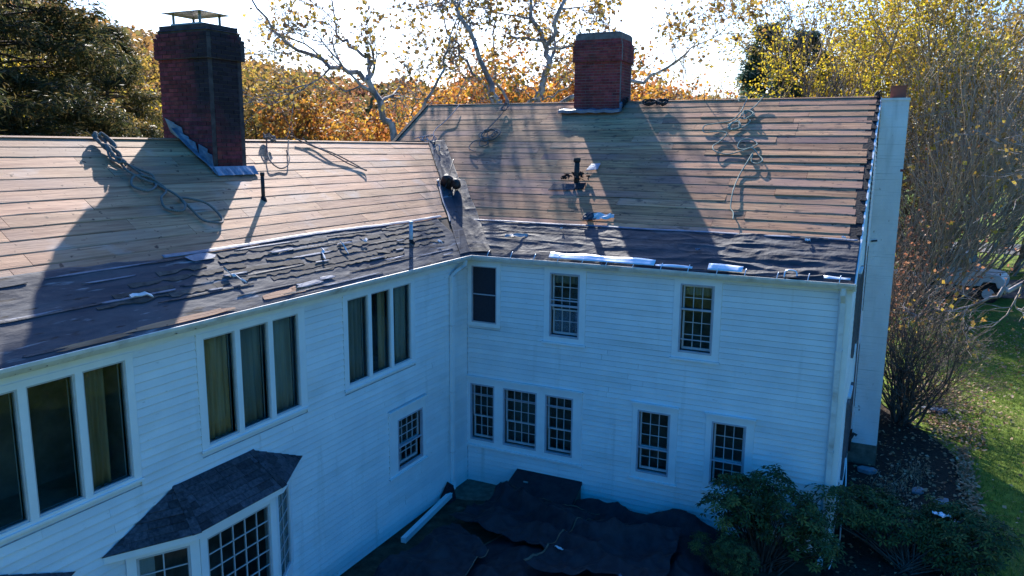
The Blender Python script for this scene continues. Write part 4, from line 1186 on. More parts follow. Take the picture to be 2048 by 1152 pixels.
# wrinkled scraps in the heap by the ridge
# nail bag and harness in the valley
cpt = PBz(-1.42, 1.66, .1)
t = empty('tool_bag', tuple(cpt)); tag(t, 'dark brown tool bag with dangling straps slumped in the roof valley', 'tool bag')
def rounded(b, c, rx, ry, rz, n=12, m_=8, sq=.7, tw=None):
    k = len(b.v)
    for j in range(m_ + 1):
        ph = math.pi * j / m_ - math.pi / 2
        for i in range(n):
            th = 2 * math.pi * i / n
            f = lambda v: math.copysign(abs(v) ** sq, v)
            p = Vector((rx * f(math.cos(th)) * abs(math.cos(ph)) ** sq, ry * f(math.sin(th)) * abs(math.cos(ph)) ** sq, rz * f(math.sin(ph))))
            if tw: p = tw @ p
            b.v.append(tuple(Vector(c) + p))
    for j in range(m_):
        for i in range(n): b.f.append((k + j * n + i, k + j * n + (i + 1) % n, k + (j + 1) * n + (i + 1) % n, k + (j + 1) * n + i))
tw = Matrix.Rotation(.5, 3, 'Y') @ Matrix.Rotation(.3, 3, 'X')
b = MB(); rounded(b, (-.02, .02, .12), .15, .12, .17, tw=tw); b.obj('bag_body', M['leather'], t, True)
b = MB(); rounded(b, (.0, -.05, .17), .10, .11, .13, tw=tw); b.obj('bag_flap', M['leather'], t, True)
b = MB(); rounded(b, (.22, .02, .08), .10, .09, .12, tw=Matrix.Rotation(-.4, 3, 'Y')); b.obj('side_pouch', M['leather'], t, True)
for k, q in enumerate([[(-.2, -.02, .16), (-.27, -.1, .05), (-.25, -.2, -.1), (-.2, -.3, -.2)], [(.05, -.1, .1), (.04, -.2, -.04), (.07, -.32, -.16), (.06, -.4, -.24)], [(.2, -.08, .0), (.24, -.2, -.1), (.2, -.32, -.18)], [(.0, -.1, .28), (.15, -.12, .2), (.28, -.06, .12)], [(-.08, .2, .22), (-.2, .5, .42), (-.34, .86, .62)]]):
    b = MB(); b.tube(spline(q, 5), .014, 5); b.obj('strap', M['leather'], t, True)
b = MB(); b.tube([(-.19, -.06, .17), (-.21, -.11, .12)], .022, 8); b.obj('buckle', M['chrome'], t, True)
# crumpled foil, scraps
def crumple(name, label, cat, p, sx, sy, m, seed, h=.05, rot=0, group=None):
    q = random.Random(seed)
    def fn(u, v):
        x, y = (u - .5) * sx, (v - .5) * sy * (1 - .5 * abs(u - .5))
        c, s = math.cos(rot), math.sin(rot)
        return tuple(Vector(p) + Vector((x * c - y * s, x * s + y * c, h * (vnoise(u * 5, v * 4, seed) + .5 * vnoise(u * 11, v * 9, seed)) + y * (SB if p[2] > 3 and p[1] > -.3 else 0))))
    return tag(grid_mesh(name, 10, 7, fn, M[m], None, .004, smooth=False), label, cat, group)
crumple('foil_scrap', 'crumpled silvery foil lying at the lower edge of the bare boards', 'scrap', PBz(2.62, 1.0, .03), .42, .16, 'paper', 3, .05, .25)
crumple('felt_lump', 'dark blue lump of folded felt left of the crumpled foil', 'scrap', PBz(2.34, .93, .03), .30, .24, 'felt', 4, .08)
crumple('wood_scrap', 'weathered grey shake scrap on the felt near the inner corner', 'scrap', PBz(1.0, .34, .04), .50, .08, 'galv', 6, .03, .35)
for i, (x, y, s, l, m_) in enumerate([(4.72, .28, .09, 'small pale blue slip in the middle of the dark felt', 'feltedge'), (6.57, .67, .09, 'twisted white scrap on the felt near the right end', 'paper'), (7.15, .78, .07, 'tiny pale tab at the top right corner of the felt', 'paper'), (1.86, .62, .05, 'white paper bit on the felt below the stout pipe', 'paper')]):
    crumple('paper_scrap', l, 'scrap', PBz(x, y, .035), s, s * .6, m_, 40 + i, .03, .4)
def litterA(label, y, s, w, d, rot, seed, m_='paper'):
    q = random.Random(seed); P = []
    for k in range(5): P.append(PA(y + w * (k / 4 - .5) * math.cos(rot), s + w * (k / 4 - .5) * math.sin(rot) + q.uniform(-.03, .03), .04 + .03 * q.random()))
    b = MB()
    for a, c in zip(P, P[1:]):
        o_ = PA(0, d, 0) - PA(0, 0, 0)
        b.hexa([a, c, c + o_, a + o_] + [v + Vector((.01, 0, .012)) for v in (a, c, c + o_, a + o_)])
    return tag(b.obj('felt_curl', M[m_]), label, 'scrap', 'white curls of torn underlayment on the left felt')
litterA('white curl of torn underlayment in the chimney shadow on the far left', -7.7, .52, .30, .05, -.1, 1)
litterA('white curl lying just left of the chimney shadow edge near the gutter', -6.15, .52, .30, .05, -1.1, 2)
litterA('white curl near the middle of the torn felt above the second casements', -4.15, .68, .30, .05, .9, 3)
litterA('white curl on the torn felt left of the pale pipe', -3.55, .72, .26, .05, 1.2, 4)
litterA('small white tag on the felt right of the pale pipe', -.86, .42, .10, .06, 0, 5)
litterA('pale chip resting on old shingles below the bare boards', -2.9, .80, .14, .05, .2, 6)
litterA('crumpled white curl at the left edge of the frame where boards meet felt', -9.35, 1.1, .5, .07, .2, 7)
b = MB(); b.tube([tuple(Vector((3.62, YR, ZB)) + Vector((0, 0, -.05))), (3.60, YR, ZB + .22), (3.64, YR - .02, ZB + .34)], .011, 6)
tag(b.obj('bent_rod', M['clay'], None, True), 'thin rusty rod sticking up from the ridge left of the green rope', 'rod')
b = MB(); b.tube([PBz(-4.02, 2.88, .05), PBz(-3.9, 2.9, .07)], .03, 6)
b = MB(); 
for k in range(6): b.tube(spline([(RX - .12 + .03 * k, YR - .1 + .02 * k, ZB - .02), (RX - .10 + .02 * k, YR, ZB + .10 + .02 * (k % 3)), (RX - .05, YR + .1, ZB + .01 + .02 * k), (RX + .02, YR - .02 * k, ZB - .05)], 5), .012, 5)
tag(b.obj('wire_tangle', M['pipe'], None, True), 'dark wire tangle on the ridge end beside the white chimney', 'wire')

# ------------------------------------------------------------------ ground
def hgt(x, y):
    d = math.hypot(x - 1, y - 2)
    h_ = 0
    if d > 22: h_ += .0 + (fbm(x * .03, y * .03, 2) - .5) * min(3, (d - 22) * .06)
    # hillside rising far to the left and behind
    f = max(0, (-x * .8 + y * .62 - 38)) 
    h_ += min(10, f * .16) if y > -60 else 0
    return h_
def ground_mesh():
    # graded grid reaching to the horizon
    def axis():
        a = [0.0]; s = 1.0
        while a[-1] < 900:
            a.append(a[-1] + s); s *= 1.10 if a[-1] > 18 else 1.0
        return [-v for v in reversed(a[1:])] + a
    ax = axis(); n = len(ax)
    vs = [(x + 2, y + 2, hgt(x + 2, y + 2) - .004) for y in ax for x in ax]
    fs = [(j * n + i, j * n + i + 1, (j + 1) * n + i + 1, (j + 1) * n + i) for j in range(n - 1) for i in range(n - 1)]
    b = MB(); b.add(vs, fs); return b.obj('ground', M['lawn'], None, True)
tag(ground_mesh(), kind='structure')
def sheet(name, poly, z, m, kind='structure'):
    b = MB(); b.add([(x, y, z) for x, y in poly], [tuple(range(len(poly)))]); return tag(b.obj(name, M[m]), kind=kind)
# planting bed of dark mulch round the house corner
bed = [(7.2, 11), (8.25, 9.4), (8.9, 8.3), (9.30, 7.5), (9.62, 6.7), (9.78, 5.2), (9.80, 3.8), (9.82, 1.5), (9.72, 0), (9.2, -1.6), (8, -3.0), (6, -4.2), (5.2, -9.5), (.02, -9.5), (.02, .02), (7.3, .02), (7.3, 11)]
def bedmesh():
    b = MB(); n = 70
    # radial fan strips, gently lumpy
    cx, cy = 7.6, 0.0
    P = [(7.3, 11.5), (8.25, 9.4), (8.9, 8.3), (9.30, 7.5), (9.62, 6.7), (9.78, 5.2), (9.80, 3.8), (9.82, 1.5), (9.72, 0), (9.2, -1.6), (8, -3.0)]
    vs = []; fs = []; N = 60; Mm = 16
    import bisect
    L = [0]
    for a, c in zip(P, P[1:]): L.append(L[-1] + math.hypot(c[0] - a[0], c[1] - a[1]))
    for i in range(N + 1):
        t = L[-1] * i / N; k = min(len(P) - 2, max(0, bisect.bisect(L, t) - 1)); f = (t - L[k]) / (L[k + 1] - L[k])
        ex, ey = P[k][0] + (P[k + 1][0] - P[k][0]) * f, P[k][1] + (P[k + 1][1] - P[k][1]) * f
        ix, iy = 7.3, max(-1.0, min(ey, 10.2))
        w = .12 * (fbm(t * 1.5, 2, 3) - .5)
        for j in range(Mm + 1):
            u = j / Mm
            x, y = ix + (ex + w - ix) * u, iy + (ey - iy) * u
            vs.append((x, y, .004 + (.05 * fbm(x * 5, y * 5, 2) + .03) * min(1, (1 - u) * 8) * min(1, u * 20)))
    for i in range(N):
        for j in range(Mm): a = i * (Mm + 1) + j; fs.append((a, a + 1, a + Mm + 2, a + Mm + 1))
    b.add(vs, fs); return b.obj('planting_bed', M['soil'], None, True)
tag(bedmesh(), kind='structure')
sheet('courtyard_ground', [(-.1, .05), (7.3, .05), (7.3, -2.2), (6.5, -4.5), (5.5, -12), (-.1, -12)], .008, 'dirt')
sheet('concrete_pad', [(0.02, -.02), (1.3, -.02), (1.05, -.7), (.5, -.95), (.02, -1.0)], .016, 'concrete')
def ribbon(name, pts, w, z, m):
    P = spline([(x, y, 0) for x, y in pts], 10); b = MB(); vs = []
    for i, p in enumerate(P):
        d = (P[min(i + 1, len(P) - 1)] - P[max(i - 1, 0)]).normalized(); n = Vector((-d.y, d.x, 0)) * w / 2
        for s in (-1, 1): q = p + n * s; vs.append((q.x, q.y, z + hgt(q.x, q.y)))
    b.add(vs, [(2 * i, 2 * i + 1, 2 * i + 3, 2 * i + 2) for i in range(len(P) - 1)])
    return tag(b.obj(name, M[m], None, True), kind='structure')
ribbon('driveway', [(-6, 27), (4, 30), (11, 32.2), (18, 35), (28, 42), (40, 54)], 5.5, .03, 'asphalt')
ribbon('road', [(-40, 66), (0, 60), (14, 56), (30, 54), (80, 58)], 8, .05, 'asphalt')

# fallen leaves and grass as scattered geometry
def scatter_mesh(name, m, pos, size, seed, normal_up=.6, aspect=1.0, fold=.25, wid=.42):
    """many small four-cornered leaves, each folded along its midrib, with a random value each"""
    r = np.random.RandomState(seed); n = len(pos)
    pos = np.asarray(pos, float); size = np.asarray(size, float) if np.ndim(size) else np.full(n, size)
    nz = r.normal(size=(n, 3)); nz[:, 2] += normal_up * 3; nz /= np.linalg.norm(nz, axis=1)[:, None]
    a = r.normal(size=(n, 3)); u = np.cross(nz, a); u /= np.linalg.norm(u, axis=1)[:, None]; v = np.cross(nz, u)
    s = size[:, None]
    p0 = pos - u * s * .55 * aspect; p2 = pos + u * s * .55 * aspect
    p1 = pos - v * s * wid + nz * s * fold * .5; p3 = pos + v * s * wid + nz * s * fold * .5
    V = np.stack([p0, p1, p2, p3], 1).reshape(-1, 3)
    base = np.arange(n)[:, None] * 4
    F = np.concatenate([base + [0, 1, 2], base + [0, 2, 3]], 1).reshape(-1, 3)
    me = bpy.data.meshes.new(name)
    me.vertices.add(len(V)); me.vertices.foreach_set('co', V.ravel())
    me.loops.add(F.size); me.loops.foreach_set('vertex_index', F.ravel().astype(np.int32))
    me.polygons.add(len(F)); me.polygons.foreach_set('loop_start', np.arange(0, F.size, 3, dtype=np.int32))
    me.polygons.foreach_set('loop_total', np.full(len(F), 3, dtype=np.int32))
    at = me.attributes.new('rnd', 'FLOAT', 'FACE'); at.data.foreach_set('value', np.repeat(r.rand(n), 2))
    me.materials.append(m); me.update()
    return me
def blades(name, m, xy, hmin, hmax, w, seed):
    r = np.random.RandomState(seed); n = len(xy)
    x, y = xy[:, 0], xy[:, 1]; h_ = r.uniform(hmin, hmax, n); a = r.uniform(0, 6.28, n); lx, ly = r.normal(0, .025, n), r.normal(0, .025, n)
    z0 = np.zeros(n)
    V = np.stack([np.stack([x - w * np.cos(a), y - w * np.sin(a), z0], 1), np.stack([x + w * np.cos(a), y + w * np.sin(a), z0], 1), np.stack([x + lx, y + ly, h_], 1)], 1).reshape(-1, 3)
    F = np.arange(3 * n).reshape(-1, 3)
    me = bpy.data.meshes.new(name)
    me.vertices.add(len(V)); me.vertices.foreach_set('co', V.ravel()); me.loops.add(F.size); me.loops.foreach_set('vertex_index', F.ravel().astype(np.int32))
    me.polygons.add(n); me.polygons.foreach_set('loop_start', np.arange(0, 3 * n, 3, dtype=np.int32)); me.polygons.foreach_set('loop_total', np.full(n, 3, dtype=np.int32))
    at = me.attributes.new('rnd', 'FLOAT', 'FACE'); at.data.foreach_set('value', r.rand(n)); me.materials.append(m); me.update()
    return me
rg = np.random.RandomState(12)
xy = np.stack([rg.uniform(8.6, 18, 150000), rg.uniform(-4, 30, 150000)], 1)
keep = (xy[:, 0] > 9.9 + .12 * np.sin(xy[:, 1] * 3)) | ((xy[:, 1] > 8.6) & (xy[:, 0] > 8.6))
tag(inst('grass', blades('grass', M['blade'], xy[keep], .03, .085, .009, 3)), kind='stuff')
def lp(n, fx, fy, z=.06): return np.stack([fx(n), fy(n), rg.uniform(.03, z, n)], 1)
P = [lp(1500, lambda n: rg.uniform(8.3, 16, n), lambda n: rg.uniform(-3, 30, n), .1),
     lp(1700, lambda n: rg.normal(9.4, .8, n), lambda n: rg.normal(11.5, 1.6, n), .12),
     lp(1300, lambda n: 9.85 + rg.normal(0, .10, n), lambda n: rg.uniform(1, 7, n), .1),
     lp(2200, lambda n: rg.uniform(7.6, 14, n), lambda n: rg.normal(19, 4, n), .12),
     lp(900, lambda n: rg.uniform(7.5, 9.8, n), lambda n: rg.uniform(-1, 9, n), .14),
     lp(500, lambda n: rg.uniform(9.2, 10.4, n), lambda n: rg.normal(8.2, .7, n), .1)]
P = np.concatenate(P)
tag(inst('fallen_leaves', scatter_mesh('fallen_leaves', M['litter'], P, rg.uniform(.04, .11, len(P)), 5, .8)), kind='stuff')
# flat stones in the bed
def stone(label, x, y, sx, sy, rot, seed, z=.05):
    q = random.Random(seed); n = 7; pts = []
    for k in range(n):
        a = 2 * math.pi * k / n + q.uniform(-.2, .2); c, s = math.cos(rot), math.sin(rot); u, v = sx * math.cos(a) * q.uniform(.8, 1.1), sy * math.sin(a) * q.uniform(.8, 1.1)
        pts.append((x + u * c - v * s, y + u * s + v * c))
    b = MB(); lo = [(a, c, .0) for a, c in pts]; hi = [(a, c, z) for a, c in pts]; top = [((a - x) * .93 + x, (c - y) * .93 + y, z + .012) for a, c in pts]
    b.add(lo + hi + top, [tuple(range(n))[::-1], tuple(range(2 * n, 3 * n))] + [(i, (i + 1) % n, (i + 1) % n + n, i + n) for i in range(n)] + [(i + n, (i + 1) % n + n, (i + 1) % n + 2 * n, i + 2 * n) for i in range(n)])
    return tag(b.obj('flat_stone', M['stone']), label, 'stone', 'flat stones lying in the dark bed')
stone('flat grey stone on the dark bed nearest the lawn edge', 9.35, 2.35, .26, .16, .4, 1, .10)
stone('flat grey stone behind the one nearest the lawn edge', 9.28, 3.3, .22, .12, .9, 2, .10)
stone('narrow grey stone leaning left of the other bed stones', 8.85, 3.7, .2, .13, 1.3, 3, .09)
stone('pale stone slab by the foot of the white chimney', 7.85, 4.35, .25, .16, .2, 4, .12)
stone('flat pale stone on the grass behind the bare shrub', 9.35, 9.9, .34, .2, .1, 5, .09)
b = MB(); b.tube(spline([(7.45, 2.6, .95), (7.50, 2.0, .55), (7.50, 1.2, .2), (7.52, .5, .12), (7.46, -.1, .08), (7.42, -.5, .05)], 8), .012, 6)
tag(b.obj('cable', M['trim'], None, True), 'thin pale cable trailing down past the right house corner', 'cable')

# ------------------------------------------------------------------ tarps in the courtyard
def tarp(label, name, poly, zf, m='tarp', n=90, hem=True):
    """quad patch poly = 4 corners (x, y), height function zf(x, y, u, v)"""
    (ax, ay), (bx_, by), (cx, cy), (dx, dy) = poly
    def fn(u, v):
        x = (ax * (1 - u) + bx_ * u) * (1 - v) + (dx * (1 - u) + cx * u) * v
        y = (ay * (1 - u) + by * u) * (1 - v) + (dy * (1 - u) + cy * u) * v
        w = .10
        x2 = x + w * (fbm(u * 3, v * 3, 1) - .5) * 2; y2 = y + w * (fbm(u * 3 + 9, v * 3, 2) - .5) * 2
        return (x2, y2, zf(x2, y2, u, v))
    o = grid_mesh(name, n, n, fn, M[m], None, .004)
    tag(o, label, 'tarp')
    if hem:
        for side in hem:
            b = MB(); w = []
            for k in range(61):
                t = k / 60
                u, v = {'l': (0, t), 'r': (1, t), 't': (t, 1), 'b': (t, 0)}[side]
                ui, vi = {'l': (.014, t), 'r': (.986, t), 't': (t, .986), 'b': (t, .014)}[side]
                p, q = Vector(fn(u, v)) + Vector((0, 0, .006)), Vector(fn(ui, vi)) + Vector((0, 0, .008)); w.append((p, q))
            for (p, q), (p2, q2) in zip(w, w[1:]): b.hexa([p, p2, q2, q, p + Vector((0, 0, .006)), p2 + Vector((0, 0, .006)), q2 + Vector((0, 0, .006)), q + Vector((0, 0, .006))])
            b.obj('hem', M['hem'], o)
    return o
def fold(x, y, px, py, ang, wid, amp, length=9):
    c, s = math.cos(ang), math.sin(ang); d = -(x - px) * s + (y - py) * c; a = (x - px) * c + (y - py) * s
    return amp * math.exp(-(d / wid) ** 2) * math.exp(-(a / length) ** 2)
def crease(x, y, seed, k=1.0):
    a = fbm(x * .9 * k + 3, y * 1.3 * k, seed, 2); c = fbm(x * 1.9 * k, y * 1.6 * k + x * .6, seed + 5, 2)
    return .15 * ridge(a) + .07 * ridge(c) + .035 * ridge(fbm(x * 4 * k, y * 4 * k, seed + 9, 2)) + .015 * fbm(x * 9, y * 9, seed)
def zt1(x, y, u, v):
    edge = min(1, 6 * u, 6 * (1 - u) + .3, 5 * (1 - v) + .5)
    z = .05 + crease(x, y, 5) * edge
    z += fold(x, y, 2.6, -1.4, -.45, .16, .22, 1.6) + fold(x, y, 3.2, -2.2, -.3, .14, .18, 1.8)
    z += fold(x, y, 4.2, -1.5, .5, .2, .26, .9) + fold(x, y, 4.6, -.42, .1, .3, .36, .5) + fold(x, y, 3.3, -.45, -.15, .16, .26, .8) + fold(x, y, 5.2, -.5, .1, .2, .2, .5)
    return z
tarp('large wrinkled black fabric heaped across the courtyard floor', 'tarp', [(.62, -6.6), (6.4, -6.0), (5.9, -.22), (2.3, -.12)], zt1, n=150, hem='l')
def zt2(x, y, u, v):
    lift = max(0, .52 - .36 * max(0, -y)) if 1.1 < x < 2.8 and y > -1.3 else 0
    return max(.10 + max(0, zt1(x, y, .5, .5) - .04) + .10 * ridge(fbm(x * 1.6, y * 1.6, 15, 2)), lift * min(1, (2.85 - x) * 4)) * 1.0 + .02
tarp('black fabric sheet with a tan hem draped over the foot of the cellar hatch', 'tarp', [(.80, -2.1), (3.1, -2.7), (3.4, -.85), (1.15, -.72)], zt2, n=90, hem='t')
def zt3(x, y, u, v):
    return .10 + max(0, zt1(x, y, .5, .5)) + .08 * ridge(fbm(x * 1.5, y * 1.5, 25, 2))
tarp('folded black fabric strip in the lower left of the courtyard', 'tarp', [(.65, -5.4), (2.2, -5.6), (2.1, -2.9), (.95, -2.3)], zt3, n=80, hem='r')
def zt4(x, y, u, v):
    return .13 + max(0, zt1(x, y, .5, .5)) + .10 * ridge(fbm(x * 1.2 + 4, y * 1.8, 45, 2))
tarp('bunched black fabric with a tan hem in front of the large rhododendron', 'tarp', [(2.9, -3.2), (5.2, -3.0), (5.0, -1.0), (3.3, -1.2)], zt4, n=80, hem='l')
# cellar hatch
t = empty('cellar_hatch', (0, 0, 0)); tag(t, 'black covered cellar hatch sloping from the wall under the triple window', 'cellar hatch')
b = MB(); b.hexa([(1.22, -.03, .44), (2.68, -.03, .44), (2.76, -1.25, .02), (1.18, -1.25, .02), (1.22, -.03, .50), (2.68, -.03, .50), (2.76, -1.25, .08), (1.18, -1.25, .08)]); b.obj('hatch_cover', M['tarp'], t)
b = MB(); b.hexa([(2.62, -.03, 0), (2.66, -.03, 0), (2.74, -1.2, 0), (2.70, -1.2, 0), (2.62, -.03, .43), (2.66, -.03, .43), (2.74, -1.2, .015), (2.70, -1.2, .015)])
b.hexa([(1.24, -.03, 0), (1.28, -.03, 0), (1.24, -1.2, 0), (1.20, -1.2, 0), (1.24, -.03, .43), (1.28, -.03, .43), (1.24, -1.2, .015), (1.20, -1.2, .015)]); b.obj('hatch_cheek', M['concrete'], t)
b = MB(); b.tube([(1.52, -.35, .39), (1.62, -.35, .39)], .02, 6); b.obj('hatch_handle', M['galv'], t)
b = MB(); b.hexa([(.12, -1.0, .02), (.3, -1.0, .02), (.3, -1.3, .02), (.12, -1.3, .02), (.06, -.96, .34), (.22, -.98, .30), (.16, -1.2, .16), (.06, -1.25, .1)])
tag(b.obj('splash_block', M['tar']), 'black lump of felt pushed behind the downspout elbow', 'scrap')
for i, (x, y, l) in enumerate([(3.25, -2.6, 'pale sliver on the black fabric in the courtyard centre'), (.75, -3.5, 'grey chip on the ground beside the end of the downspout extension'), (4.5, -3.0, 'pale crumb on the fabric left of the large rhododendron')]):
    crumple('courtyard_scrap', l, 'scrap', (x, y, .42 if i != 1 else .1), .20 if i == 0 else .12, .06, 'feltedge' if i else 'paper', 60 + i, .03, -.5)
crumple('foil_scrap', 'shiny silver scrap caught on top of the right rhododendron', 'scrap', (9.1, .55, .93), .28, .2, 'alu', 71, .06, .3)

# ------------------------------------------------------------------ plants
class Tree:
    def __init__(s, seed):
        s.r = np.random.RandomState(seed); s.seg = []; s.tips = []
    def branch(s, p, d, L, r0, lev, maxlev, kids=3, ratio=.62, wig=.18, up=.10, spread=.9, n=5, taper=.45, tipfrom=None):
        r = s.r; p = np.array(p, float); d = np.array(d, float); d /= np.linalg.norm(d)
        st = L / n; rad = r0; ends = []
        for i in range(n):
            d = d + r.normal(0, wig, 3) + np.array([0, 0, up]); d /= np.linalg.norm(d)
            q = p + d * st; r1 = r0 * (1 - (1 - taper) * (i + 1) / n)
            s.seg.append((*p, *q, rad, r1, lev)); p = q; rad = r1; ends.append((p.copy(), d.copy(), rad))
            if lev >= maxlev - 1: s.tips.append((*p, lev))
        if lev < maxlev:
            k = kids[lev] if isinstance(kids, (list, tuple)) else kids
            for j in range(k):
                e = ends[int(r.randint(max(0, n // 3 - (1 if lev else 0)), n))] if j else ends[-1]
                a = r.normal(0, 1, 3); a -= a @ e[1] * e[1]; a /= np.linalg.norm(a)
                sp = spread * (r.uniform(.5, 1.1) if j else .35)
                s.branch(e[0], e[1] * math.cos(sp) + a * math.sin(sp), L * ratio * r.uniform(.75, 1.2), e[2] * .72, lev + 1, maxlev, kids, ratio, wig, up, spread, max(3, n - 1), taper)
        return ends
    def poly(s, pts, r0, r1, maxlev, nk=3, L=2.0, lev0=1, **kw):
        """explicit limb through pts, sprouting side branches"""
        P = spline(pts, 6); n = len(P) - 1
        P = [P[0]] + [q + Vector(tuple(s.r.normal(0, .07, 3) * min(1, r1 * 0 + 1))) for q in P[1:-1]] + [P[-1]]
        r0 *= .68; r1 *= .68
        for i in range(n):
            a, c = r0 + (r1 - r0) * i / n, r0 + (r1 - r0) * (i + 1) / n
            s.seg.append((*P[i], *P[i + 1], a, c, 0))
            if i > n * .25 and s.r.rand() < nk * 1.0 / max(1, (n * .75)) * 1.0 + .0:
                d = np.array(P[i + 1] - P[i]); d /= np.linalg.norm(d); a_ = s.r.normal(0, 1, 3); a_ -= a_ @ d * d; a_ /= np.linalg.norm(a_)
                s.branch(P[i + 1], d * .6 + a_ * .8, L * s.r.uniform(.6, 1.2), c * .6, lev0, maxlev, **kw)
        d = np.array(P[-1] - P[-2]); s.branch(P[-1], d, L, r1 * .9, lev0, maxlev, **kw)
    def wood(s, name, m, rmin=.004):
        S = np.array(s.seg); p, q, r0, r1 = S[:, 0:3], S[:, 3:6], np.maximum(S[:, 6], rmin), np.maximum(S[:, 7], rmin)
        d = q - p; L = np.linalg.norm(d, axis=1); d = d / np.maximum(L, 1e-6)[:, None]
        a = np.where(np.abs(d[:, 2:3]) < .9, np.array([[0, 0, 1.]]), np.array([[1., 0, 0]])); u = np.cross(d, a); u /= np.linalg.norm(u, axis=1)[:, None]; w = np.cross(d, u)
        V = []; F = []; base = 0
        for sel, n in ((r0 > .05, 8), (r0 <= .05, 3)):
            if not sel.any(): continue
            th = np.arange(n) * 2 * np.pi / n; c, sn = np.cos(th), np.sin(th)
            off = u[sel][:, None, :] * c[None, :, None] + w[sel][:, None, :] * sn[None, :, None]
            A = p[sel][:, None, :] + off * r0[sel][:, None, None]; B = (q[sel] + d[sel] * (r1[sel] * .3)[:, None])[:, None, :] + off * r1[sel][:, None, None]
            k = sel.sum(); vv = np.concatenate([A, B], 1).reshape(-1, 3); V.append(vv)
            b0 = base + np.arange(k)[:, None, None] * 2 * n; j = np.arange(n)[None, :, None]; j2 = (np.arange(n)[None, :, None] + 1) % n
            F.append(np.concatenate([b0 + j, b0 + j2, b0 + n + j2, b0 + n + j], 2).reshape(-1, 4)); base += len(vv)
        V = np.concatenate(V); F = np.concatenate(F)
        me = bpy.data.meshes.new(name); me.vertices.add(len(V)); me.vertices.foreach_set('co', V.ravel()); me.loops.add(F.size); me.loops.foreach_set('vertex_index', F.ravel().astype(np.int32))
        me.polygons.add(len(F)); me.polygons.foreach_set('loop_start', np.arange(0, F.size, 4, dtype=np.int32)); me.polygons.foreach_set('loop_total', np.full(len(F), 4, dtype=np.int32))
        me.materials.append(m); me.update(); me.polygons.foreach_set('use_smooth', [True] * len(me.polygons))
        return me
    def leaves(s, name, m, per, size, rad, seed=1, drop=0.0, up=.2, keep=1.0, **kw):
        T = np.array(s.tips)[:, :3]; r = np.random.RandomState(seed)
        if keep < 1: T = T[r.rand(len(T)) < keep]
        P = np.repeat(T, per, 0) + r.normal(0, rad, (len(T) * per, 3)) - np.array([0, 0, drop])
        return scatter_mesh(name, m, P, r.uniform(size * .6, size * 1.3, len(P)), seed, up, **kw)
def plant(name, label, cat, loc, wood, foliage=None, group=None, wn='trunk', fn='crown', scale=1.0, rot=0.0):
    t = empty(name, loc); t.rotation_euler = (0, 0, rot); t.scale = (scale,) * 3
    tag(t, label, cat, group)
    if wood: link(bpy.data.objects.new(wn, wood), t)
    if foliage: link(bpy.data.objects.new(fn, foliage), t)
    return t

# --- two sycamores behind the roofs (limbs set out by hand, twigs grown)
sk = dict(kids=[3, 5, 4, 3], ratio=.64, wig=.22, up=.02, spread=.85, n=6)
T = Tree(11)
# base at (-8.7, 11.5); limbs relative to the base
T.poly([(0, 0, 0), (.1, 0, 3.0), (-.2, .1, 6.2)], .34, .28, 3, nk=0, L=.4, lev0=3, **sk)
T.poly([(-.2, .1, 6.2), (-.9, -.3, 8.0), (-1.6, -.6, 9.6), (-2.9, -1.2, 10.2), (-4.6, -2.0, 11.2), (-5.6, -2.6, 13.0)], .22, .05, 4, nk=7, L=2.0, **sk)
T.poly([(-1.6, -.6, 9.6), (-1.8, -.2, 10.5), (-2.9, -.4, 11.2), (-3.5, -.2, 12.4), (-4.2, 0, 14.2)], .12, .03, 4, nk=6, L=1.8, **sk)
T.poly([(-.2, .1, 6.2), (-.2, .6, 8.2), (.9, 1.0, 10.5), (1.2, 1.3, 13.0)], .13, .03, 4, nk=6, L=1.9, **sk)
plant('sycamore_tree', 'mottled sycamore with long limbs arching left, rising behind the low roof ridge', 'tree', (-8.9, 11.6, 0), T.wood('sycamore_wood', M['barkS'], .009), T.leaves('sycamore_leaves', M['lf_syc'], 2, .17, .22, 3, keep=.17), 'sycamores behind the house')
T = Tree(17)
T.poly([(0, 0, 0), (.1, 0, 4.0), (.1, .1, 7.4)], .36, .30, 3, nk=0, L=.4, lev0=3, **sk)
T.poly([(.1, .1, 7.4), (-.9, .2, 9.3), (-1.7, .1, 11.2), (-2.8, 0, 13.2), (-3.6, 0, 15.5)], .22, .06, 4, nk=8, L=2.1, **sk)
T.poly([(.1, .1, 7.4), (-1.6, 1.2, 9.4), (-3.4, 1.4, 11.6), (-5.0, 1.8, 14.6)], .14, .04, 4, nk=7, L=2.0, **sk)
T.poly([(.1, .1, 7.4), (.9, .0, 9.0), (2.0, -.2, 9.2), (3.2, -.4, 9.8)], .12, .03, 4, nk=5, L=1.5, **sk)
plant('sycamore_tree', 'sycamore whose fan of limbs rises left of the middle of the sky', 'tree', (-6.6, 15.4, 0), T.wood('sycamore_wood', M['barkS'], .009), T.leaves('sycamore_leaves', M['lf_syc'], 2, .17, .22, 4, keep=.17), 'sycamores behind the house')
T = Tree(23)
T.poly([(0, 0, 0), (0, 0, 4.5), (.1, .1, 8.3)], .40, .33, 3, nk=0, L=.4, lev0=3, **sk)
T.poly([(.1, .1, 8.3), (.7, .1, 9.8), (.9, 0, 11.4), (.2, 0, 13.0), (-.3, 0, 15.6)], .26, .07, 4, nk=8, L=2.1, **sk)
T.poly([(.9, 0, 11.4), (1.7, 0, 13.0), (2.3, .2, 15.2), (2.8, .3, 17.0)], .16, .05, 4, nk=7, L=2.0, **sk)
T.poly([(.1, .1, 8.0), (1.6, 0, 9.0), (3.4, -.1, 9.7), (5.6, -.1, 10.0), (7.4, 0, 11.2)], .20, .05, 4, nk=7, L=2.0, **sk)
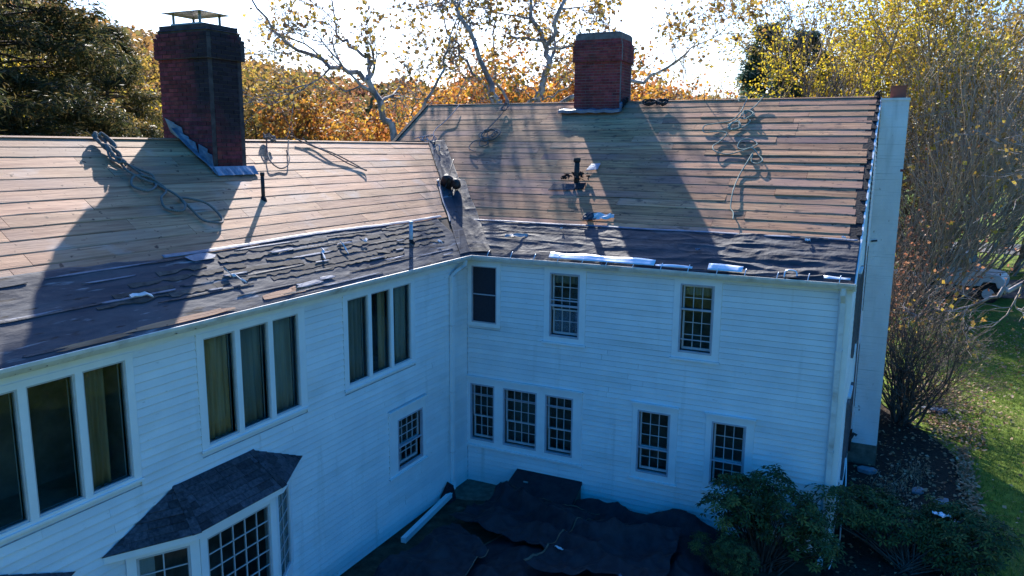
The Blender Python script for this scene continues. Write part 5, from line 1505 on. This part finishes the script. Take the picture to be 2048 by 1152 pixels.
T.poly([(.1, .1, 8.3), (-1.2, -.2, 9.6), (-1.6, -.2, 11.8), (-1.4, -.2, 14.0)], .12, .04, 4, nk=6, L=1.8, **sk)
plant('sycamore_tree', 'tallest sycamore with a forked pale trunk left of the red chimney', 'tree', (-7.2, 18.2, 0), T.wood('sycamore_wood', M['barkS'], .010), T.leaves('sycamore_leaves', M['lf_syc'], 3, .18, .2, 5, keep=.26), 'sycamores behind the house')

# --- leafy autumn trees filling the middle distance (prototypes, then copies)
def topz(me):
    a = np.empty(len(me.vertices) * 3); me.vertices.foreach_get('co', a); return float(np.percentile(a[2::3], 99.5))
def leafy(seed, H, cr, m, per, size, keep=1.0, trunk='bark', lev=4, rad=.4, kids=[5, 4, 3, 3]):
    T = Tree(seed)
    T.branch((0, 0, 0), (0, 0, 1), H * .55, H * .022, 0, lev, kids=kids, ratio=.62, wig=.10, up=.06, spread=1.0, n=6, taper=.5)
    return T.wood('tree_wood', M[trunk], .008), T.leaves('tree_leaves', M[m], per, size, rad, seed, keep=keep)
W1 = leafy(31, 9, 4, 'lf_mix', 6, .21)
W2 = leafy(32, 10, 4, 'lf_org', 6, .21)
W3 = leafy(33, 9, 4, 'lf_yel', 5, .21)
W4 = leafy(34, 9, 4, 'lf_red', 4, .20, .7)
def at_px(px, dist, z=0):
    """point on the ground seen in direction px (0..2048) at a distance"""
    a = math.atan((px - 1024) / 1567.6) - math.radians(26.04)
    return (7.943 + dist * math.sin(a), -14.11 + dist * math.cos(a), z)
GT = 'autumn trees behind the roofs'
spec = [      # direction, distance, kind, row of the photograph its top reaches, label
    (470, 46, W1, 150, 'olive and gold tree just right of the sooty chimney'),
    (560, 44, W2, 165, 'orange-leaved tree behind the small rope bundle on the left ridge'),
    (650, 48, W1, 160, 'mixed gold tree between the two leftmost sycamore trunks'),
    (600, 62, W4, 142, 'russet tree farther back behind the orange-leaved one'),
    (745, 56, W4, 160, 'russet tree behind the leftmost sycamore trunk'),
    (790, 42, W2, 192, 'low orange tree beside the left end of the higher ridge'),
    (850, 60, W2, 158, 'orange tree behind the fan-limbed sycamore'),
    (925, 48, W2, 150, 'bright orange tree just left of the forked sycamore trunk'),
    (1010, 52, W2, 110, 'tall orange tree between the forked sycamore and the red chimney'),
    (1080, 46, W2, 100, 'orange tree against the left edge of the red chimney'),
    (1150, 58, W2, 110, 'tall orange tree standing right behind the red chimney'),
    (1255, 52, W2, 165, 'thin orange tree peeping out right of the red chimney'),
    (1320, 70, W4, 172, 'russet tree low behind the ridge right of the red chimney'),
    (1400, 78, W4, 178, 'russet tree under the bare far trees'),
    (1455, 66, W2, 182, 'small orange tree left of the green pine'),
    (330, 46, W1, 130, 'olive gold tree hidden behind the sooty chimney'),
    (220, 52, W1, 105, 'olive gold tree behind the dark conifer'),
    (120, 56, W3, 70, 'gold tree glimpsed through the dark conifer'),
]
for px, dist, Wd, ytop, lab in spec:
    x, y, _ = at_px(px, dist)
    g = hgt(x, y) - .1; ztop = 7.18 + (294 - ytop) / 1567.6 * dist
    plant('autumn_tree', lab, 'tree', (x, y, g), Wd[0], Wd[1], GT, scale=(ztop - g) / topz(Wd[1]), rot=px * .37)

# --- dark conifer on the left
def conifer(seed, H, r_low, m, n=60, dens=18, size=.20, droop=.10, z0=1.5, leafrad=.13):
    T = Tree(seed); r = T.r
    T.branch((0, 0, 0), (0, 0, 1), H, H * .018, 9, 0, n=12, wig=.008, up=.1, taper=.12)
    T.tips = []
    for k in range(n):
        t = (k + r.rand()) / n; z = z0 + (H - z0) * t; L = r_low * (1 - t) ** .8 * r.uniform(.7, 1.15) + .3; a = r.uniform(0, 6.28)
        p = np.array([0, 0, z]); d = np.array([math.cos(a), math.sin(a), r.uniform(-.05, .25)]); m_ = max(4, int(L / .4))
        for i in range(m_):
            d = d + np.array([0, 0, -droop * .35]) + r.normal(0, .05, 3); d /= np.linalg.norm(d); q = p + d * L / m_
            T.seg.append((*p, *q, .035 * (1 - i / m_) + .008, .035 * (1 - (i + 1) / m_) + .006, 1)); p = q
            if i > 0:
                for sg in (-1, 1):
                    s_ = np.array([-d[1] * sg, d[0] * sg, -.1]) * .8 + d * .6; l2 = L * .35 * (1 - i / m_) + .25
                    for j in range(4):
                        T.tips.append((*(p + s_ * l2 * (j + 1) / 4 + r.normal(0, .04, 3)), 2))
                    T.seg.append((*p, *(p + s_ * l2), .012, .006, 2))
    return T.wood('conifer_wood', M['bark'], .006), T.leaves('conifer_needles', M[m], dens, size, leafrad, seed, drop=.05, up=.5, aspect=1.5, wid=.16)
C1 = conifer(5, 15, 5.2, 'lf_con', 170, 12, .15, leafrad=.15)
x, y, _ = at_px(30, 27)
plant('hemlock_tree', 'large dark hemlock with drooping boughs at the upper left', 'tree', (x, y, 0), *C1)
x, y, _ = at_px(235, 31)
plant('hemlock_tree', 'lower dark hemlock beside the sooty chimney', 'tree', (x, y, 0), *C1, scale=.74, rot=2.0)
x, y, _ = at_px(-170, 24)
plant('hemlock_tree', 'dark hemlock whose boughs reach in from beyond the left edge', 'tree', (x, y, 0), *C1, scale=.95, rot=4.0)
C2 = conifer(8, 15, 4.2, 'lf_pine', 44, 10, .36, droop=-.12, z0=4.0, leafrad=.2)
x, y, _ = at_px(1512, 58)
plant('pine_tree', 'blue-green pine with upswept boughs left of the yellow foliage', 'tree', (x, y, 0), *C2, scale=1.02)
x, y, _ = at_px(1580, 54)
plant('pine_tree', 'second blue-green pine half hidden by the yellow foliage', 'tree', (x, y, 0), *C2, scale=.95, rot=2.4)

# --- bare far trees
T = Tree(41)
T.branch((0, 0, 0), (0, 0, 1), 6, .16, 0, 4, kids=[5, 4, 4, 3], ratio=.62, wig=.07, up=.10, spread=.6, n=5)
BW = T.wood('bare_wood', M['twigD'], .014)
for px, dist, sc_, lab in [(1345, 78, 1.05, 'bare grey tree on the skyline left of the rusty rod'), (1385, 70, 1.15, 'tallest bare grey tree on the skyline'), (1425, 84, 1.05, 'bare grey tree on the skyline nearest the green pine'), (1310, 90, 1.0, 'faint bare tree nearest the red chimney'), (1570, 44, 1.1, 'bare purplish tree beside the pine'), (1620, 40, 1.05, 'bare tree behind the yellow foliage')]:
    x, y, _ = at_px(px, dist)
    plant('bare_tree', lab, 'tree', (x, y, 0), BW, None, 'bare trees on the skyline', scale=sc_, rot=px * .5)

# --- yellow-leaved tree and twiggy thicket on the right
T = Tree(53)
T.branch((0, 0, 0), (.02, 0, 1), 6.0, .22, 0, 4, kids=[6, 5, 4, 3], ratio=.62, wig=.11, up=.07, spread=1.0, n=6)
YW, YL = T.wood('yellow_tree_wood', M['twig'], .008), T.leaves('yellow_tree_leaves', M['lf_yel'], 8, .105, .17, 6, keep=.75)
T2 = Tree(54)
T2.branch((0, 0, 0), (.02, 0, 1), 5.4, .22, 0, 4, kids=[7, 5, 4, 3], ratio=.62, wig=.12, up=.05, spread=1.05, n=6)
ZW, ZL = T2.wood('mixed_tree_wood', M['twig'], .008), T2.leaves('mixed_tree_leaves', M['lf_brn'], 7, .11, .2, 7, keep=.75)
for px, dist, ytop, rot, wf, lab in [(1715, 50, 62, .3, (YW, YL), 'yellow-leaved tree over the right end of the ridge'), (1790, 46, -60, 1.6, (YW, YL), 'yellow-leaved tree right behind the white chimney'),
                                  (1860, 50, -90, 2.9, (YW, YL), 'tall yellow-leaved tree right of the white chimney'), (1950, 54, -40, 4.4, (ZW, ZL), 'thin brownish tree at the upper right corner'),
                                  (2120, 44, -60, 5.2, (ZW, ZL), 'brownish tree reaching in from the right edge'), (1810, 60, -20, 5.9, (ZW, ZL), 'olive tree farther back behind the white chimney'),
                                  (1470, 64, 178, .9, (ZW, ZL), 'low rusty-leaved tree in front of the pine'), (1900, 62, 30, .2, (ZW, ZL), 'olive tree behind the twiggy thicket'),
                                  (2010, 70, 60, 2.2, (ZW, ZL), 'brown-leaved tree low behind the pale twigs'), (1840, 74, 120, 3.2, (ZW, ZL), 'short brown-leaved tree deep behind the twigs'), (1760, 58, 0, 3.9, (ZW, ZL), 'olive-brown tree filling in behind the yellow one'), (2080, 60, 120, 4.9, (ZW, ZL), 'short brown tree near the right edge')]:
    x, y, _ = at_px(px, dist)
    g = hgt(x, y) - .1; ztop = 7.18 + (294 - ytop) / 1567.6 * dist
    plant('yellow_tree' if wf[0] is YW else 'olive_tree', lab, 'tree', (x, y, g), wf[0], wf[1], 'trees crowding the right side', scale=(ztop - g) / topz(wf[1]), rot=rot)
def thicket(seed, n, H, lean, m, leafm, keep=.10):
    T = Tree(seed); r = T.r
    for k in range(n):
        a = r.uniform(0, 6.28); b0 = np.array([math.cos(a) * r.uniform(0, 1.1), math.sin(a) * r.uniform(0, 1.1), 0])
        d = np.array([lean[0] + r.normal(0, .34), lean[1] + r.normal(0, .34), 1.0])
        T.branch(b0, d, H * r.uniform(.5, .8), r.uniform(.02, .05), 1, 3, kids=[0, 6, 5, 0], ratio=.62, wig=.07, up=.03, spread=.62, n=6, taper=.4)
    return T.wood('thicket_wood', m, .006), T.leaves('thicket_leaves', leafm, 1, .12, .1, seed, keep=keep)
TH = thicket(61, 20, 6.5, (.45, -.05), M['twig'], M['lf_mix'], .16)
TH2 = thicket(62, 18, 4.6, (.2, .1), M['twigD'], M['lf_red'], .3)
for px, dist, w_, sc_, rot, lab in [(1840, 38, TH, 1.5, 0, 'thicket of pale arching twigs right of the white chimney'), (1925, 53, TH, 2.0, .35, 'thicket of pale twigs sweeping toward the right edge'),
                                  (1800, 33, TH2, 1.0, 1.0, 'brown leafless thicket low behind the white chimney'), (1855, 43, TH2, 1.3, 2.2, 'brown thicket in front of the white truck'), (1785, 27, TH2, .8, 3.0, 'small brown thicket touching the white chimney'),
                                  (2040, 54, TH, 2.0, -.3, 'pale twig thicket at the right edge of the frame'), (1780, 40, TH, 1.5, .6, 'pale twig thicket seen over the flue tile')]:
    x, y, _ = at_px(px, dist)
    plant('twig_thicket', lab, 'thicket', (x, y, 0), w_[0], w_[1], 'thickets on the right', wn='stems', fn='leaves', scale=sc_, rot=rot)
# big limb coming in from the right
T = Tree(71)
T.poly([(3.2, 1.0, 0), (3.0, .8, 3.0), (2.6, .4, 5.2)], .38, .30, 3, nk=0, L=.5, lev0=3, **sk)
T.poly([(2.9, .7, 3.6), (1.7, .3, 4.15), (.6, 0, 4.0), (-.4, -.2, 3.75), (-1.4, -.3, 3.2)], .20, .06, 4, nk=6, L=1.3, **sk)
T.poly([(2.6, .4, 5.2), (1.6, .6, 7.0), (.6, .8, 9.2), (-.2, 1.0, 11.5)], .2, .05, 4, nk=7, L=1.8, **sk)
x, y, _ = at_px(2110, 25)
plant('old_tree', 'old grey-barked tree whose thick low limb enters from the right edge', 'tree', (x, y, 0), T.wood('old_wood', M['barkS'], .008), T.leaves('old_leaves', M['lf_mix'], 2, .12, .2, 8, keep=.12))

# --- bare multi-stem shrub beside the white chimney
T = Tree(81); r = T.r
for k in range(26):
    a = r.uniform(0, 6.28); d = np.array([math.cos(a) * .55 + .25, math.sin(a) * .5, 1.0])
    T.branch((r.normal(0, .12), r.normal(0, .12), 0), d, r.uniform(1.4, 2.0), r.uniform(.022, .055), 1, 4, kids=[0, 5, 5, 3, 0], ratio=.60, wig=.10, up=.03, spread=.6, n=5, taper=.4)
plant('bare_shrub', 'bare many-stemmed shrub on the bed behind the white chimney', 'shrub', (8.55, 8.35, 0), T.wood('shrub_wood', M['twigD'], .004), T.leaves('shrub_leaves', M['lf_mix'], 1, .07, .05, 9, keep=.025), wn='stems', fn='leaves')

# --- rhododendrons: whorls of long leaves on the shell and inside of a rounded crown
def rhodo(seed, rx, ry, rz, n, lobes=6):
    r = np.random.RandomState(seed); pos = []; dirs = []
    C = [(r.normal(0, rx * .42), r.normal(0, ry * .42), rz * r.uniform(.35, .78), r.uniform(.42, .62)) for _ in range(lobes)]
    for k in range(n):
        c = C[r.randint(lobes)]; v = r.normal(0, 1, 3); v /= np.linalg.norm(v); v[2] = abs(v[2]) * .9 - .25
        q = np.array([c[0] + v[0] * rx * c[3], c[1] + v[1] * ry * c[3], c[2] + v[2] * rz * c[3] * .75]) + r.normal(0, .05, 3)
        if q[2] < .05: q[2] = r.uniform(.05, .4)
        pos.append(q); dirs.append(v)
    V = []; F = []; rn = []
    for q, v in zip(pos, dirs):
        ax = v * .6 + np.array([0, 0, .8]) + r.normal(0, .2, 3); ax /= np.linalg.norm(ax)
        a = np.cross(ax, [1, .3, 0]); a /= np.linalg.norm(a); c = np.cross(ax, a); nl = r.randint(6, 9); t0 = r.uniform(0, 6.28); val = r.rand()
        for i in range(nl):
            t = t0 + i * 6.283 / nl; d = (a * math.cos(t) + c * math.sin(t)) + ax * r.uniform(-.35, .35); d /= np.linalg.norm(d); L = r.uniform(.09, .145); s = np.cross(d, ax); s /= np.linalg.norm(s); s = s * .020
            k = len(V); m_ = q + d * L * .55 + ax * .008
            V += [q + d * .01, m_ + s - ax * .004, q + d * L - ax * .02, m_ - s - ax * .004]; F += [(k, k + 1, k + 2), (k, k + 2, k + 3)]; rn += [min(1, max(0, val + r.normal(0, .15)))] * 2
    me = bpy.data.meshes.new('rhododendron_leaves'); me.from_pydata([tuple(x) for x in V], [], F)
    at = me.attributes.new('rnd', 'FLOAT', 'FACE'); at.data.foreach_set('value', rn); me.materials.append(M['lf_rho']); me.update()
    T = Tree(seed + 1)
    for q in pos[::5]:
        p0 = np.array([r.normal(0, .1), r.normal(0, .1), 0]); mid = p0 * .3 + np.array(q) * .55 + np.array([0, 0, .05])
        T.seg.append((*p0, *mid, .02, .012, 1)); T.seg.append((*mid, *q, .012, .006, 1))
    return T.wood('rhododendron_wood', M['bark'], .004), me
r1 = rhodo(91, .92, .75, 1.75, 720, 9)
plant('rhododendron', 'tall dark rhododendron against the wall under the right ground-floor window', 'shrub', (6.36, -.85, 0), r1[0], r1[1], wn='stems', fn='foliage')
r2 = rhodo(93, 1.15, 1.05, 1.05, 900)
plant('rhododendron', 'broad low rhododendron right of the house corner', 'shrub', (8.62, .15, 0), r2[0], r2[1], wn='stems', fn='foliage')
r3 = rhodo(95, .5, .5, .7, 200, 3)
plant('rhododendron', 'small dark rhododendron sprig at the foot of the gable wall', 'shrub', (7.95, 1.75, 0), r3[0], r3[1], wn='stems', fn='foliage')
plant('rhododendron', 'low rhododendron in front of the fabric heap', 'shrub', (5.95, -1.75, 0), r1[0], r1[1], wn='stems', fn='foliage', scale=.5, rot=2.0)
# dried perennials in the bed
T = Tree(97); r = T.r
for k in range(60): T.branch((r.normal(0, .3), r.normal(0, .3), 0), (r.normal(0, .5), r.normal(0, .5), 1), r.uniform(.2, .5), .004, 1, 1, n=4, wig=.2, up=-.15)
DW, DL = T.wood('dry_stems', M['twig'], .003), T.leaves('dry_leaves', M['litter'], 1, .06, .05, 3, keep=.6)
for x, y, s, lab in [(8.35, 3.4, 1.0, 'dried perennial clump in the middle of the dark bed'), (8.75, 4.6, .8, 'dried perennial clump farther back in the bed'), (8.6, 2.1, .9, 'dried perennial clump just behind the broad rhododendron')]:
    plant('dried_plant', lab, 'plant', (x, y, .03), DW, DL, 'dried plants in the dark bed', wn='stems', fn='leaves', scale=s, rot=x)

# --- wooded hillside beyond (reads as one mass)
rh = np.random.RandomState(77); pos = []; siz = []
SKY = ([-600, 100, 160, 300, 500, 700, 900, 1200, 1350, 1420, 1600], [20, 35, 55, 85, 128, 158, 168, 172, 178, 188, 200])
spots = []
for k in range(430):
    px = rh.uniform(-500, 1560); dist = rh.uniform(74, 150)
    x, y, _ = at_px(px, dist); z0 = hgt(x, y)
    ytop = float(np.interp(px, *SKY)) + 6 + abs(rh.normal(0, 22)) * (150 - dist) / 50 + rh.uniform(0, 12)
    R_ = rh.uniform(2.4, 4.2); zc = max(7.18 + (294 - ytop) / 1567.6 * dist - R_ * .85, z0 + .5)
    spots.append((x, y, z0, zc))
    m_ = 330; v = rh.normal(size=(m_, 3)); v /= np.linalg.norm(v, axis=1)[:, None]; rad = rh.uniform(.55, 1.05, (m_, 1)) ** .5
    q = v * rad * np.array([R_, R_, R_ * .85]) + np.array([x, y, zc]) + rh.normal(0, .25, (m_, 3))
    pos.append(q); siz.append(rh.uniform(.45, .9, m_))
me = scatter_mesh('hillside_woods', M['lf_hill'], np.concatenate(pos), np.concatenate(siz), 9, .2)
# let every crown keep a colour of its own
cr = np.repeat(np.clip(np.repeat(rh.rand(430), 330) * .8 + rh.rand(430 * 330) * .2, 0, 1), 2)
me.attributes['rnd'].data.foreach_set('value', cr)
tag(inst('hillside_woods', me), kind='stuff')
tr = Tree(3)
for x, y, z0, zc in spots:
    tr.seg.append((x, y, z0 - .5, x + rh.normal(0, .4), y, zc, .2, .1, 0))
tag(inst('hillside_trunks', tr.wood('hillside_trunks', M['bark'])), kind='stuff')

# --- trees across the garden behind the viewpoint, seen in the window reflections
for k in range(9):
    a = math.radians(-150 + k * 17 + 140 - 10)
    x, y = 6 + 34 * math.cos(a - 2.2), -20 + 30 * math.sin(a - 2.2)
for x, y, wf, sc_, lab in [(24, -38, W1, 1.3, 'olive tree across the garden, mirrored in the casements'), (33, -24, W1, 1.1, 'gold tree across the garden, mirrored in the casements'), (14, -46, W1, 1.5, 'broad olive tree far across the garden'), (36, -8, W1, 1.3, 'olive tree beyond the side lawn')]:
    plant('autumn_tree', lab, 'tree', (x, y, 0), wf[0], wf[1], 'trees across the garden', scale=sc_, rot=x)

# ------------------------------------------------------------------ white truck on the drive
tx, ty, _ = at_px(1925, 44)
t = empty('utility_truck', (tx, ty, .05)); t.rotation_euler = (0, 0, math.radians(-12))
tag(t, 'white truck with open flatbed parked on the drive behind the thicket', 'truck')
def tb(name, m, pts_lo, pts_hi):
    b = MB(); b.hexa(pts_lo + pts_hi); return b.obj(name, M[m], t)
def extr(name, m, prof, y0, y1):
    n = len(prof); b = MB(); vs = [(x, y0, z) for x, z in prof] + [(x, y1, z) for x, z in prof]
    b.add(vs, [tuple(range(n)), tuple(range(2 * n - 1, n - 1, -1))] + [(i, i + n, (i + 1) % n + n, (i + 1) % n) for i in range(n)])
    o = b.obj(name, M[m], t); md = o.modifiers.new('bevel', 'BEVEL'); md.width = .03; md.segments = 2; return o
extr('cab', 'truckw', [(-.75, .75), (.85, .75), (.85, 1.55), (.45, 2.35), (-.65, 2.4), (-.75, 2.3)], -1.0, 1.0)
extr('hood', 'truckw', [(.86, .75), (1.15, .80), (1.25, 1.0), (1.75, 1.0), (1.85, .75), (2.1, .8), (2.1, 1.15), (1.9, 1.36), (.86, 1.5)], -.95, .95)
extr('windshield', 'dark', [(.87, 1.56), (.89, 1.58), (.53, 2.27), (.50, 2.26)], -.88, .88)
for s in (-1, 1):
    extr('side_window', 'dark', [(-.35, 1.6), (.72, 1.6), (.40, 2.2), (-.35, 2.22)], s * 1.003 - .006, s * 1.003 + .006)
    extr('door_line', 'dark', [(-.42, .85), (-.40, .85), (-.40, 2.25), (-.42, 2.25)], s * 1.002 - .004, s * 1.002 + .004)
    extr('mirror', 'pipe', [(.72, 1.6), (.80, 1.6), (.80, 1.95), (.72, 1.95)], s * 1.18 - .07, s * 1.18 + .07)
    extr('headlight', 'alu', [(2.09, .92), (2.12, .92), (2.12, 1.1), (2.09, 1.1)], s * .7 - .14, s * .7 + .14)
extr('bumper', 'chrome', [(2.1, .5), (2.22, .5), (2.22, .74), (2.1, .74)], -1.0, 1.0)
extr('chassis', 'pipe', [(-4.4, .55), (2.0, .55), (2.0, .74), (-4.4, .74)], -.5, .5)
extr('flatbed', 'truckw', [(-4.6, .78), (-.85, .78), (-.85, .95), (-4.6, .95)], -1.1, 1.1)
extr('bed_rail', 'pipe', [(-.95, .96), (-.86, .96), (-.86, 2.2), (-.95, 2.2)], -1.05, 1.05)
for x in (1.5, -3.2):
    for s in (-1, 1):
        b = MB(); b.tube([(x, s * .72, .46), (x, s * 1.0, .46)], .46, 24); w_ = b.obj('wheel', M['rubber'], t, False)
        b = MB(); b.tube([(x, s * .99, .46), (x, s * 1.02, .46)], .26, 16); b.obj('rim', M['truckw'], w_)
